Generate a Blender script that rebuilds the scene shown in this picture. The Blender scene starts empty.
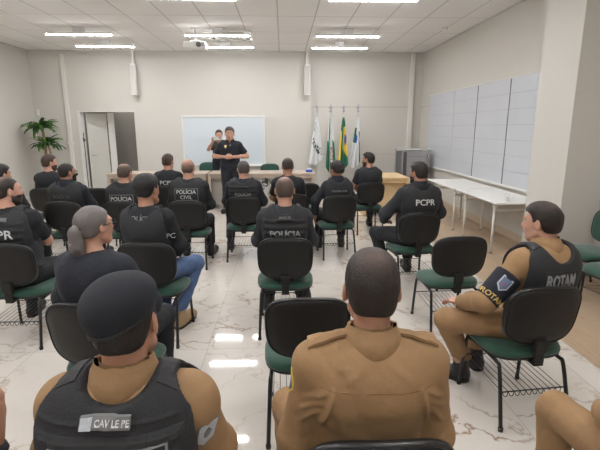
import bpy, bmesh, math, random
import numpy as np
from mathutils import Vector, Matrix
random.seed(7)
SC = bpy.context.scene
COL = SC.collection
R = math.radians
PI = math.pi

# ------------------------------------------------------------------ materials
def new_mat(name):
    m = bpy.data.materials.new(name); m.use_nodes = True
    nt = m.node_tree
    return m, nt, nt.nodes['Principled BSDF']

def mat(name, col, rough=.6, metal=0., bump=0., bscale=60., var=0., vscale=8., spec=.5, emit=None, estr=0., sheen=0., coat=0., fold=0.):
    m, nt, b = new_mat(name)
    c = tuple(col) + (1,)
    b.inputs['Base Color'].default_value = c
    b.inputs['Roughness'].default_value = rough
    b.inputs['Metallic'].default_value = metal
    b.inputs['Specular IOR Level'].default_value = spec
    if sheen: b.inputs['Sheen Weight'].default_value = sheen
    if coat: b.inputs['Coat Weight'].default_value = coat
    if emit:
        b.inputs['Emission Color'].default_value = tuple(emit) + (1,)
        b.inputs['Emission Strength'].default_value = estr
    if bump or var:
        tc = nt.nodes.new('ShaderNodeTexCoord')
    if var:
        n = nt.nodes.new('ShaderNodeTexNoise'); n.inputs['Scale'].default_value = vscale; n.inputs['Detail'].default_value = 5
        nt.links.new(tc.outputs['Object'], n.inputs['Vector'])
        r = nt.nodes.new('ShaderNodeMix'); r.data_type = 'RGBA'
        r.inputs[6].default_value = tuple(max(0, x*(1-var)) for x in col) + (1,)
        r.inputs[7].default_value = tuple(min(1, x*(1+var)) for x in col) + (1,)
        nt.links.new(n.outputs['Fac'], r.inputs[0]); nt.links.new(r.outputs[2], b.inputs['Base Color'])
    if bump:
        n2 = nt.nodes.new('ShaderNodeTexNoise'); n2.inputs['Scale'].default_value = bscale; n2.inputs['Detail'].default_value = 3
        nt.links.new(tc.outputs['Object'], n2.inputs['Vector'])
        bp = nt.nodes.new('ShaderNodeBump'); bp.inputs['Strength'].default_value = bump; bp.inputs['Distance'].default_value = .01
        nt.links.new(n2.outputs['Fac'], bp.inputs['Height']); nt.links.new(bp.outputs[0], b.inputs['Normal'])
        if fold:
            n3 = nt.nodes.new('ShaderNodeTexNoise'); n3.inputs['Scale'].default_value = 9; n3.inputs['Detail'].default_value = 2; n3.inputs['Distortion'].default_value = 1.2
            try: n3.noise_type = 'RIDGED_MULTIFRACTAL'
            except Exception: pass
            nt.links.new(tc.outputs['Object'], n3.inputs['Vector'])
            b3 = nt.nodes.new('ShaderNodeBump'); b3.inputs['Strength'].default_value = fold; b3.inputs['Distance'].default_value = .012
            nt.links.new(n3.outputs['Fac'], b3.inputs['Height']); nt.links.new(b3.outputs[0], bp.inputs['Normal'])
    return m

M = {}
M['wall'] = mat('wall_paint', (.60, .575, .53), .85, bump=.03, bscale=150, var=.03, vscale=.7)
M['ceiling_grid'] = mat('ceiling_grid', (.52, .50, .48), .7)
M['white'] = mat('white_lacquer', (.80, .79, .76), .45)
M['white_metal'] = mat('white_metal', (.72, .70, .65), .4)
M['trim'] = mat('trim_white', (.74, .73, .70), .5)
M['wood_trim'] = mat('wood_trim', (.55, .44, .33), .6, var=.15, vscale=12)
M['desk_wood'] = mat('desk_wood', (.46, .375, .305), .5, var=.10, vscale=9)
M['desk_panel'] = mat('desk_panel', (.44, .40, .35), .6, var=.04)
M['desk_wood_warm'] = mat('desk_wood_warm', (.72, .52, .29), .5, var=.08, vscale=9)
M['board'] = mat('board_surface', (.62, .68, .72), .18)
M['panel_white'] = mat('panel_white', (.56, .58, .62), .35, var=.03, vscale=3)
M['seam'] = mat('seam_grey', (.10, .10, .11), .8)
M['seam_soft'] = mat('seam_soft', (.36, .36, .38), .8)
M['wall_seam'] = mat('wall_seam', (.34, .32, .28), .9)
M['alu'] = mat('aluminium', (.62, .62, .62), .35, metal=.8)
M['steel'] = mat('steel', (.45, .45, .47), .35, metal=.9)
M['grey_metal'] = mat('grey_metal', (.40, .40, .42), .45, metal=.3)
M['dark_grey'] = mat('dark_grey', (.12, .12, .12), .6)
M['door'] = mat('door_paint', (.56, .55, .50), .5)
M['green'] = mat('green_fabric', (.008, .058, .036), .75, bump=.25, bscale=400, var=.2, vscale=30, sheen=.3)
M['plastic'] = mat('black_plastic', (.011, .0105, .0105), .45, bump=.15, bscale=350, spec=.35)
M['plastic_rim'] = mat('black_rim', (.010, .010, .010), .32)
M['black_metal'] = mat('black_metal', (.012, .012, .012), .35)
M['lamp'] = mat('lamp_glow', (1, 1, 1), .5, emit=(.985, .99, 1), estr=55)
M['alcove_fill'] = mat('alcove_fill_glow', (1, 1, 1), .5, emit=(1, .97, .92), estr=60)  # glow of the fill light added in the alcove
M['black_cloth'] = mat('black_cloth', (.012, .013, .016), .9, fold=.45, bump=.35, bscale=45, var=.25, vscale=9)
M['navy_cloth'] = mat('navy_cloth', (.013, .015, .023), .9, fold=.45, bump=.35, bscale=45, var=.25, vscale=9)
M['grey_cloth'] = mat('charcoal_cloth', (.022, .024, .029), .9, fold=.45, bump=.35, bscale=45, var=.25, vscale=9)
M['vest'] = mat('vest_nylon', (.016, .016, .018), .8, bump=.3, bscale=160, var=.3, vscale=14)
M['vest_grey'] = mat('vest_nylon_grey', (.022, .023, .026), .8, bump=.3, bscale=160, var=.25, vscale=14)
M['webbing'] = mat('vest_webbing', (.021, .021, .023), .75, bump=.25, bscale=300)
M['khaki'] = mat('khaki_cloth', (.285, .168, .080), .85, fold=.45, bump=.25, bscale=35, var=.10, vscale=10)
M['khaki_dark'] = mat('khaki_stitch', (.22, .13, .055), .9)
M['jeans'] = mat('blue_denim', (.075, .125, .25), .85, fold=.45, bump=.4, bscale=60, var=.3, vscale=14)
M['boot'] = mat('black_boot', (.012, .012, .013), .45, bump=.2, bscale=40)
M['boot_tan'] = mat('tan_boot', (.36, .24, .13), .8, bump=.2, bscale=60, var=.12, vscale=20)
M['sole'] = mat('rubber_sole', (.03, .028, .025), .8)
M['text_white'] = mat('print_white', (.62, .62, .62), .7)
M['text_grey'] = mat('print_grey', (.26, .26, .27), .7)
M['text_dim'] = mat('print_dim', (.075, .075, .08), .7)
M['text_gold'] = mat('print_gold', (.55, .38, .12), .7)
M['patch_black'] = mat('patch_black', (.018, .018, .019), .8)
M['patch_border'] = mat('patch_border', (.16, .16, .16), .7)
M['patch_silver'] = mat('patch_silver', (.42, .44, .47), .5)
M['patch_blue'] = mat('patch_blue', (.10, .13, .22), .6)
M['patch_red'] = mat('patch_red', (.35, .06, .06), .7)
M['patch_yellow'] = mat('patch_yellow', (.70, .50, .08), .7)
M['gold'] = mat('gold_badge', (.75, .55, .22), .4, metal=.5)
M['eye'] = mat('eye_white', (.55, .52, .50), .3)
M['iris'] = mat('eye_iris', (.03, .02, .015), .2)
M['lip'] = mat('lip_skin', (.38, .16, .13), .6)
M['glass_frame'] = mat('glasses_frame', (.015, .015, .015), .3)
M['mask'] = mat('face_mask', (.012, .012, .014), .9)
M['phone'] = mat('phone_case', (.55, .62, .60), .4)
M['soil'] = mat('soil', (.05, .035, .02), .95)
M['pot'] = mat('pot_ceramic', (.62, .58, .52), .5)
M['bark'] = mat('bark', (.30, .20, .12), .9, bump=.6, bscale=50, var=.3, vscale=20)
M['leaf'] = mat('leaf', (.045, .13, .028), .45, var=.5, vscale=6)
M['leaf_light'] = mat('leaf_light', (.16, .30, .06), .45, var=.3, vscale=6)
M['flag_white'] = mat('flag_white', (.72, .73, .74), .8)
M['flag_green'] = mat('flag_green', (.02, .16, .09), .8)
M['flag_yellow'] = mat('flag_yellow', (.75, .55, .06), .8)
M['flag_blue'] = mat('flag_blue', (.05, .12, .42), .8)
M['flag_dark'] = mat('flag_print', (.03, .06, .05), .8)
M['flag_red'] = mat('flag_red', (.45, .10, .10), .8)
M['paper'] = mat('paper', (.70, .66, .50), .8)
M['blue_plastic'] = mat('blue_plastic', (.05, .12, .50), .4)
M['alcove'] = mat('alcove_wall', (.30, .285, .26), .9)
M['print_bw'] = None

def glass_mat():
    m, nt, b = new_mat('clear_glass')
    b.inputs['Base Color'].default_value = (.85, .88, .88, 1)
    b.inputs['Roughness'].default_value = .15
    b.inputs['Alpha'].default_value = .35
    return m
M['glass'] = glass_mat()

def skin_mat(name, col):
    m, nt, b = new_mat(name)
    b.inputs['Roughness'].default_value = .55
    b.inputs['Subsurface Weight'].default_value = .12
    b.inputs['Subsurface Scale'].default_value = .01
    b.inputs['Subsurface Radius'].default_value = (1, .35, .2)
    tc = nt.nodes.new('ShaderNodeTexCoord')
    n = nt.nodes.new('ShaderNodeTexNoise'); n.inputs['Scale'].default_value = 14; n.inputs['Detail'].default_value = 4
    nt.links.new(tc.outputs['Object'], n.inputs['Vector'])
    r = nt.nodes.new('ShaderNodeMix'); r.data_type = 'RGBA'
    r.inputs[6].default_value = (col[0]*.9, col[1]*.82, col[2]*.8, 1)
    r.inputs[7].default_value = (col[0]*1.1, col[1]*1.1, col[2]*1.08, 1)
    nt.links.new(n.outputs['Fac'], r.inputs[0]); nt.links.new(r.outputs[2], b.inputs['Base Color'])
    return m
SK = {'fair': skin_mat('skin_fair', (.50, .285, .205)), 'mid': skin_mat('skin_mid', (.42, .225, .15)),
      'tan': skin_mat('skin_tan', (.33, .17, .11))}

def hair_mat(name, col, crown=None, streak=.5, fade=None):
    """hair with fine strands; the crown attribute thins it towards scalp, fade thins it at nape and temples"""
    m, nt, b = new_mat(name)
    b.inputs['Roughness'].default_value = .55
    b.inputs['Specular IOR Level'].default_value = .35
    at = nt.nodes.new('ShaderNodeAttribute'); at.attribute_name = 'headco'
    mp = nt.nodes.new('ShaderNodeMapping'); mp.inputs['Scale'].default_value = (1, .6, .35)
    nt.links.new(at.outputs['Vector'], mp.inputs['Vector'])
    n = nt.nodes.new('ShaderNodeTexNoise'); n.inputs['Scale'].default_value = 320; n.inputs['Detail'].default_value = 5
    nt.links.new(mp.outputs[0], n.inputs['Vector'])
    r = nt.nodes.new('ShaderNodeMix'); r.data_type = 'RGBA'
    r.inputs[6].default_value = tuple(c*(1-streak) for c in col) + (1,)
    r.inputs[7].default_value = tuple(c*(1+streak) for c in col) + (1,)
    nt.links.new(n.outputs['Fac'], r.inputs[0])
    out = r.outputs[2]
    if crown:
        ca = nt.nodes.new('ShaderNodeAttribute'); ca.attribute_name = 'crown'
        ad = nt.nodes.new('ShaderNodeMath'); ad.operation = 'MULTIPLY_ADD'
        nt.links.new(n.outputs['Fac'], ad.inputs[0]); ad.inputs[1].default_value = .5; nt.links.new(ca.outputs['Fac'], ad.inputs[2])
        rp = nt.nodes.new('ShaderNodeMapRange'); rp.inputs[1].default_value = .55; rp.inputs[2].default_value = 1.05
        nt.links.new(ad.outputs[0], rp.inputs[0])
        r2 = nt.nodes.new('ShaderNodeMix'); r2.data_type = 'RGBA'
        nt.links.new(rp.outputs[0], r2.inputs[0]); nt.links.new(out, r2.inputs[6]); r2.inputs[7].default_value = tuple(crown) + (1,)
        out = r2.outputs[2]
    nt.links.new(out, b.inputs['Base Color'])
    bp = nt.nodes.new('ShaderNodeBump'); bp.inputs['Strength'].default_value = .6; bp.inputs['Distance'].default_value = .005
    nt.links.new(n.outputs['Fac'], bp.inputs['Height']); nt.links.new(bp.outputs[0], b.inputs['Normal'])
    return m
H = {'black': hair_mat('hair_black', (.018, .014, .013)),
     'dark': hair_mat('hair_dark_brown', (.021, .015, .012), crown=(.075, .045, .035)),
     'brown': hair_mat('hair_brown', (.050, .030, .022)),
     'buzz': hair_mat('hair_buzz', (.075, .052, .042), crown=(.26, .15, .115)),
     'buzzdark': hair_mat('hair_buzz_dark', (.032, .022, .018), crown=(.20, .115, .085)),
     'bald': hair_mat('hair_balding', (.085, .06, .048), crown=(.42, .24, .18)),
     'greyflecked': hair_mat('hair_grey_flecked', (.017, .016, .016), streak=.95),
     'grey': hair_mat('hair_grey', (.07, .058, .052), streak=.7),
     'ash': hair_mat('hair_ash_brown', (.14, .122, .117), streak=.5),
     'beret': None}
M['beret'] = mat('beret_wool', (.010, .011, .016), .95, bump=.2, bscale=300)
M['beret_band'] = mat('beret_band', (.010, .010, .012), .6)

def floor_mats():
    # polished marble-look tiles
    m, nt, b = new_mat('marble_tiles')
    L = nt.links
    tc = nt.nodes.new('ShaderNodeTexCoord')
    mp = nt.nodes.new('ShaderNodeMapping'); mp.inputs['Location'].default_value = (.60, .55, 0)
    L.new(tc.outputs['Object'], mp.inputs['Vector'])
    br = nt.nodes.new('ShaderNodeTexBrick'); br.offset = 0; br.inputs['Scale'].default_value = 1
    br.inputs['Brick Width'].default_value = .66; br.inputs['Row Height'].default_value = 1.25
    br.inputs['Mortar Size'].default_value = .0025; br.inputs['Mortar Smooth'].default_value = .2
    br.inputs['Color1'].default_value = (0, 0, 0, 1); br.inputs['Color2'].default_value = (1, 1, 1, 1)
    L.new(mp.outputs[0], br.inputs['Vector'])
    sc = nt.nodes.new('ShaderNodeVectorMath'); sc.operation = 'SCALE'; sc.inputs['Scale'].default_value = 23
    L.new(br.outputs['Color'], sc.inputs[0])
    ad = nt.nodes.new('ShaderNodeVectorMath'); ad.operation = 'ADD'
    L.new(tc.outputs['Object'], ad.inputs[0]); L.new(sc.outputs[0], ad.inputs[1])
    nz = nt.nodes.new('ShaderNodeTexNoise'); nz.inputs['Scale'].default_value = 2.2; nz.inputs['Detail'].default_value = 6; nz.inputs['Roughness'].default_value = .6
    L.new(ad.outputs[0], nz.inputs['Vector'])
    s2 = nt.nodes.new('ShaderNodeVectorMath'); s2.operation = 'SCALE'; s2.inputs['Scale'].default_value = .9
    L.new(nz.outputs['Color'], s2.inputs[0])
    a2 = nt.nodes.new('ShaderNodeVectorMath'); a2.operation = 'ADD'
    L.new(ad.outputs[0], a2.inputs[0]); L.new(s2.outputs[0], a2.inputs[1])
    vo = nt.nodes.new('ShaderNodeTexVoronoi'); vo.feature = 'DISTANCE_TO_EDGE'; vo.inputs['Scale'].default_value = 2.1
    L.new(a2.outputs[0], vo.inputs['Vector'])
    vr = nt.nodes.new('ShaderNodeMapRange'); vr.inputs[1].default_value = 0; vr.inputs[2].default_value = .045; vr.inputs[3].default_value = 1; vr.inputs[4].default_value = 0
    L.new(vo.outputs['Distance'], vr.inputs[0])
    n3 = nt.nodes.new('ShaderNodeTexNoise'); n3.inputs['Scale'].default_value = 1.6; n3.inputs['Detail'].default_value = 3
    L.new(ad.outputs[0], n3.inputs['Vector'])
    m3 = nt.nodes.new('ShaderNodeMapRange'); m3.inputs[1].default_value = .42; m3.inputs[2].default_value = .68
    L.new(n3.outputs['Fac'], m3.inputs[0])
    mu = nt.nodes.new('ShaderNodeMath'); mu.operation = 'MULTIPLY'
    L.new(vr.outputs[0], mu.inputs[0]); L.new(m3.outputs[0], mu.inputs[1])
    cl = nt.nodes.new('ShaderNodeMix'); cl.data_type = 'RGBA'
    cl.inputs[6].default_value = (.70, .655, .61, 1); cl.inputs[7].default_value = (.57, .52, .46, 1)
    L.new(nz.outputs['Fac'], cl.inputs[0])
    c2 = nt.nodes.new('ShaderNodeMix'); c2.data_type = 'RGBA'; c2.inputs[7].default_value = (.30, .20, .13, 1)
    L.new(mu.outputs[0], c2.inputs[0]); L.new(cl.outputs[2], c2.inputs[6])
    c3 = nt.nodes.new('ShaderNodeMix'); c3.data_type = 'RGBA'; c3.inputs[7].default_value = (.42, .38, .33, 1)
    L.new(br.outputs['Fac'], c3.inputs[0]); L.new(c2.outputs[2], c3.inputs[6])
    L.new(c3.outputs[2], b.inputs['Base Color'])
    b.inputs['Roughness'].default_value = .05
    b.inputs['Specular IOR Level'].default_value = .5
    # vinyl planks
    w, nt, b = new_mat('wood_planks')
    L = nt.links
    tc = nt.nodes.new('ShaderNodeTexCoord')
    mp = nt.nodes.new('ShaderNodeMapping'); mp.inputs['Rotation'].default_value = (0, 0, R(90))
    L.new(tc.outputs['Object'], mp.inputs['Vector'])
    br = nt.nodes.new('ShaderNodeTexBrick'); br.offset = .37; br.inputs['Scale'].default_value = 1
    br.inputs['Brick Width'].default_value = 1.2; br.inputs['Row Height'].default_value = .18
    br.inputs['Mortar Size'].default_value = .0015
    br.inputs['Color1'].default_value = (.50, .36, .24, 1); br.inputs['Color2'].default_value = (.60, .45, .31, 1); br.inputs['Mortar'].default_value = (.36, .26, .17, 1)
    L.new(mp.outputs[0], br.inputs['Vector'])
    m2 = nt.nodes.new('ShaderNodeMapping'); m2.inputs['Scale'].default_value = (14, 1.2, 1)
    L.new(tc.outputs['Object'], m2.inputs['Vector'])
    n = nt.nodes.new('ShaderNodeTexNoise'); n.inputs['Scale'].default_value = 4; n.inputs['Detail'].default_value = 6
    L.new(m2.outputs[0], n.inputs['Vector'])
    mx = nt.nodes.new('ShaderNodeMix'); mx.data_type = 'RGBA'; mx.blend_type = 'MULTIPLY'; mx.inputs[0].default_value = .35
    L.new(br.outputs['Color'], mx.inputs[6]); L.new(n.outputs['Fac'], mx.inputs[7])
    L.new(mx.outputs[2], b.inputs['Base Color'])
    b.inputs['Roughness'].default_value = .38
    return m, w
M['marble'], M['planks'] = floor_mats()

def ceiling_mat():
    m, nt, b = new_mat('ceiling_tiles'); L = nt.links
    tc = nt.nodes.new('ShaderNodeTexCoord')
    mp = nt.nodes.new('ShaderNodeMapping'); mp.inputs['Location'].default_value = (-.55+.625*20, -.49+12.5, 0)
    L.new(tc.outputs['Object'], mp.inputs['Vector'])
    br = nt.nodes.new('ShaderNodeTexBrick'); br.offset = 0; br.inputs['Scale'].default_value = 1
    br.inputs['Brick Width'].default_value = .625; br.inputs['Row Height'].default_value = 1.25
    br.inputs['Mortar Size'].default_value = .012; br.inputs['Mortar Smooth'].default_value = .3
    br.inputs['Color1'].default_value = (.84, .82, .80, 1); br.inputs['Color2'].default_value = (.81, .79, .77, 1); br.inputs['Mortar'].default_value = (.52, .50, .48, 1)
    L.new(mp.outputs[0], br.inputs['Vector']); L.new(br.outputs['Color'], b.inputs['Base Color'])
    b.inputs['Roughness'].default_value = .9
    n = nt.nodes.new('ShaderNodeTexNoise'); n.inputs['Scale'].default_value = 90
    L.new(tc.outputs['Object'], n.inputs['Vector'])
    bp = nt.nodes.new('ShaderNodeBump'); bp.inputs['Strength'].default_value = .05
    L.new(n.outputs['Fac'], bp.inputs['Height']); L.new(bp.outputs[0], b.inputs['Normal'])
    return m
M['ceiling'] = ceiling_mat()

def print_mat():
    m, nt, b = new_mat('printed_pattern'); L = nt.links
    tc = nt.nodes.new('ShaderNodeTexCoord')
    n = nt.nodes.new('ShaderNodeTexNoise'); n.inputs['Scale'].default_value = 14; n.inputs['Detail'].default_value = 2
    L.new(tc.outputs['Object'], n.inputs['Vector'])
    mr = nt.nodes.new('ShaderNodeMapRange'); mr.inputs[1].default_value = .47; mr.inputs[2].default_value = .53
    L.new(n.outputs['Fac'], mr.inputs[0])
    mx = nt.nodes.new('ShaderNodeMix'); mx.data_type = 'RGBA'
    mx.inputs[6].default_value = (.05, .05, .05, 1); mx.inputs[7].default_value = (.55, .55, .52, 1)
    L.new(mr.outputs[0], mx.inputs[0]); L.new(mx.outputs[2], b.inputs['Base Color'])
    b.inputs['Roughness'].default_value = .7
    return m
M['print_bw'] = print_mat()

# ------------------------------------------------------------------ object helpers
def link(name, me, m=None, parent=None, loc=(0, 0, 0), rot=(0, 0, 0)):
    o = bpy.data.objects.new(name, me); COL.objects.link(o)
    if m is not None and me is not None and not me.materials:
        for q in (m if isinstance(m, (list, tuple)) else [m]): me.materials.append(q)
    o.location = loc; o.rotation_euler = rot
    if parent is not None: o.parent = parent
    return o

def tag(o, label, cat, group=None, kind=None):
    o['label'] = label; o['category'] = cat
    if group: o['group'] = group
    if kind: o['kind'] = kind
    return o

def thing(name, label, cat, loc=(0, 0, 0), rz=0, group=None):
    o = bpy.data.objects.new(name, None); COL.objects.link(o)
    o.empty_display_size = .1; o.location = loc; o.rotation_euler = (0, 0, rz)
    return tag(o, label, cat, group)

def struct(name, me, m):
    o = link(name, me, m); o['kind'] = 'structure'; return o

def kids(o): return [c for c in COL.objects if c.parent == o]
def dup(root, loc, rz, label, group=None, sub=None):
    def cp(o, par):
        n = o.copy(); COL.objects.link(n); n.parent = par
        for c in KID.get(o.name, []): cp(c, n)
        return n
    r = cp(root, None); r.location = loc; r.rotation_euler = (0, 0, rz)
    r['label'] = label
    if group: r['group'] = group
    return r
KID = {}
def index_children(root):
    def rec(o):
        KID[o.name] = kids(o)
        for c in KID[o.name]: rec(c)
    rec(root)

class B:
    """collects shapes into one mesh"""
    def __init__(s): s.bm = bmesh.new(); s.mi = 0
    def _new(s, faces):
        for f in faces: f.material_index = s.mi
    def box(s, x0, x1, y0, y1, z0, z1, bev=0., mtx=None, seg=2):
        r = bmesh.ops.create_cube(s.bm, size=1)
        vs = r['verts']
        for v in vs:
            v.co = Vector(((x0+x1)/2+v.co.x*(x1-x0), (y0+y1)/2+v.co.y*(y1-y0), (z0+z1)/2+v.co.z*(z1-z0)))
        fs = set(f for v in vs for f in v.link_faces); s._new(fs)
        if bev > 0:
            es = list(set(e for v in vs for e in v.link_edges))
            rr = bmesh.ops.bevel(s.bm, geom=es, offset=bev, segments=seg, profile=.5, affect='EDGES')
            vs = rr['verts']
            s._new(rr['faces'])
            vs = list(set(v for f in rr['faces'] for v in f.verts) | set(vs))
        if mtx is not None: bmesh.ops.transform(s.bm, matrix=mtx, verts=list(vs))
        return s
    def tube(s, pts, r, seg=10, closed=False, cap=True):
        pts = [Vector(p) for p in pts]; n = len(pts)
        rs = r if isinstance(r, (list, tuple)) else [r]*n
        rings = []; up = None
        for i, p in enumerate(pts):
            if closed: t = (pts[(i+1) % n]-pts[i-1]).normalized()
            elif i == 0: t = (pts[1]-p).normalized()
            elif i == n-1: t = (p-pts[i-1]).normalized()
            else: t = ((pts[i+1]-p).normalized()+(p-pts[i-1]).normalized()).normalized()
            if up is None: up = Vector((0, 0, 1)) if abs(t.z) < .9 else Vector((1, 0, 0))
            a = t.cross(up).normalized(); up = a.cross(t).normalized()
            rings.append([s.bm.verts.new(p+(a*math.cos(2*PI*k/seg)+up*math.sin(2*PI*k/seg))*rs[i]) for k in range(seg)])
        fs = []
        m = n if closed else n-1
        for i in range(m):
            A, C = rings[i], rings[(i+1) % n]
            for k in range(seg):
                fs.append(s.bm.faces.new((A[k], A[(k+1) % seg], C[(k+1) % seg], C[k])))
        if cap and not closed:
            fs.append(s.bm.faces.new(rings[0][::-1])); fs.append(s.bm.faces.new(rings[-1]))
        for f in fs: f.smooth = True
        s._new(fs); return s
    def lathe(s, prof, seg=24, c=(0, 0, 0)):
        rings = []
        for (r, z) in prof:
            rings.append([s.bm.verts.new((c[0]+r*math.cos(2*PI*k/seg), c[1]+r*math.sin(2*PI*k/seg), c[2]+z)) for k in range(seg)])
        fs = []
        for i in range(len(prof)-1):
            for k in range(seg):
                fs.append(s.bm.faces.new((rings[i][k], rings[i][(k+1) % seg], rings[i+1][(k+1) % seg], rings[i+1][k])))
        fs.append(s.bm.faces.new(rings[0][::-1])); fs.append(s.bm.faces.new(rings[-1]))
        for f in fs: f.smooth = True
        s._new(fs); return s
    def cyl(s, c, r, h, seg=20):
        return s.lathe([(r, 0), (r, h)], seg, c)
    def mesh(s, name='mesh', flat=False):
        bmesh.ops.recalc_face_normals(s.bm, faces=s.bm.faces[:])
        me = bpy.data.meshes.new(name); s.bm.to_mesh(me); s.bm.free()
        if flat:
            for p in me.polygons: p.use_smooth = False
        return me

def arc(pts, n=6):
    """catmull-rom through points"""
    P = [Vector(p) for p in pts]; P = [P[0]*2-P[1]]+P+[P[-1]*2-P[-2]]; out = []
    for i in range(1, len(P)-2):
        for k in range(n):
            t = k/n; a, b, c, d = P[i-1:i+3]
            out.append(.5*((2*b)+(c-a)*t+(2*a-5*b+4*c-d)*t*t+(-a+3*b-3*c+d)*t**3))
    out.append(P[-2]); return out

def poly_mesh(V, F, smooth=True, mats=None, mi=None):
    me = bpy.data.meshes.new('m'); me.from_pydata([tuple(v) for v in V], [], [tuple(f) for f in F])
    if smooth:
        me.polygons.foreach_set('use_smooth', [True]*len(me.polygons))
    if mi is not None: me.polygons.foreach_set('material_index', mi)
    me.update(); return me

# ------------------------------------------------------------------ signed-distance modelling for bodies and clothes
V3 = lambda *a: np.array(a, dtype=float)
def Rz(a): c, s = math.cos(a), math.sin(a); return np.array([[c, -s, 0], [s, c, 0], [0, 0, 1.]])
def Rx(a): c, s = math.cos(a), math.sin(a); return np.array([[1, 0, 0], [0, c, -s], [0, s, c]])
def Ry(a): c, s = math.cos(a), math.sin(a); return np.array([[c, 0, s], [0, 1, 0], [-s, 0, c]])

class Cone:
    def __init__(s, a, b, ra, rb): s.a = np.array(a, float); s.b = np.array(b, float); s.ra = ra; s.rb = rb
    def bb(s, m):
        r = max(s.ra, s.rb)+m
        return np.minimum(s.a, s.b)-r, np.maximum(s.a, s.b)+r
    def d(s, x, y, z):
        ab = s.b-s.a; L = float(ab@ab)+1e-9
        px, py, pz = x-s.a[0], y-s.a[1], z-s.a[2]
        t = np.clip((px*ab[0]+py*ab[1]+pz*ab[2])/L, 0, 1)
        return np.sqrt((px-t*ab[0])**2+(py-t*ab[1])**2+(pz-t*ab[2])**2)-(s.ra+(s.rb-s.ra)*t)
class Ell:
    def __init__(s, c, r, rot=None): s.c = np.array(c, float); s.r = np.array(r, float); s.R = rot
    def bb(s, m):
        r = s.r if s.R is None else np.sqrt(((np.array(s.R)*s.r)**2).sum(1))
        return s.c-r-m, s.c+r+m
    def d(s, x, y, z):
        px, py, pz = x-s.c[0], y-s.c[1], z-s.c[2]
        if s.R is not None:
            Q = s.R
            px, py, pz = (Q[0][0]*px+Q[1][0]*py+Q[2][0]*pz, Q[0][1]*px+Q[1][1]*py+Q[2][1]*pz, Q[0][2]*px+Q[1][2]*py+Q[2][2]*pz)
        r = s.r
        k0 = np.sqrt((px/r[0])**2+(py/r[1])**2+(pz/r[2])**2)
        k1 = np.sqrt((px/r[0]**2)**2+(py/r[1]**2)**2+(pz/r[2]**2)**2)+1e-6
        return k0*(k0-1)/k1
class Box:
    def __init__(s, c, h, rot=None, rd=.005): s.c = np.array(c, float); s.h = np.array(h, float)-rd; s.R = rot; s.rd = rd
    def bb(s, m):
        r = s.h+s.rd if s.R is None else np.abs(np.array(s.R))@(s.h+s.rd)
        return s.c-r-m, s.c+r+m
    def d(s, x, y, z):
        px, py, pz = x-s.c[0], y-s.c[1], z-s.c[2]
        if s.R is not None:
            Q = s.R
            px, py, pz = (Q[0][0]*px+Q[1][0]*py+Q[2][0]*pz, Q[0][1]*px+Q[1][1]*py+Q[2][1]*pz, Q[0][2]*px+Q[1][2]*py+Q[2][2]*pz)
        qx, qy, qz = np.abs(px)-s.h[0], np.abs(py)-s.h[1], np.abs(pz)-s.h[2]
        return np.sqrt(np.maximum(qx, 0)**2+np.maximum(qy, 0)**2+np.maximum(qz, 0)**2)+np.minimum(np.maximum(qx, np.maximum(qy, qz)), 0)-s.rd

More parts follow.
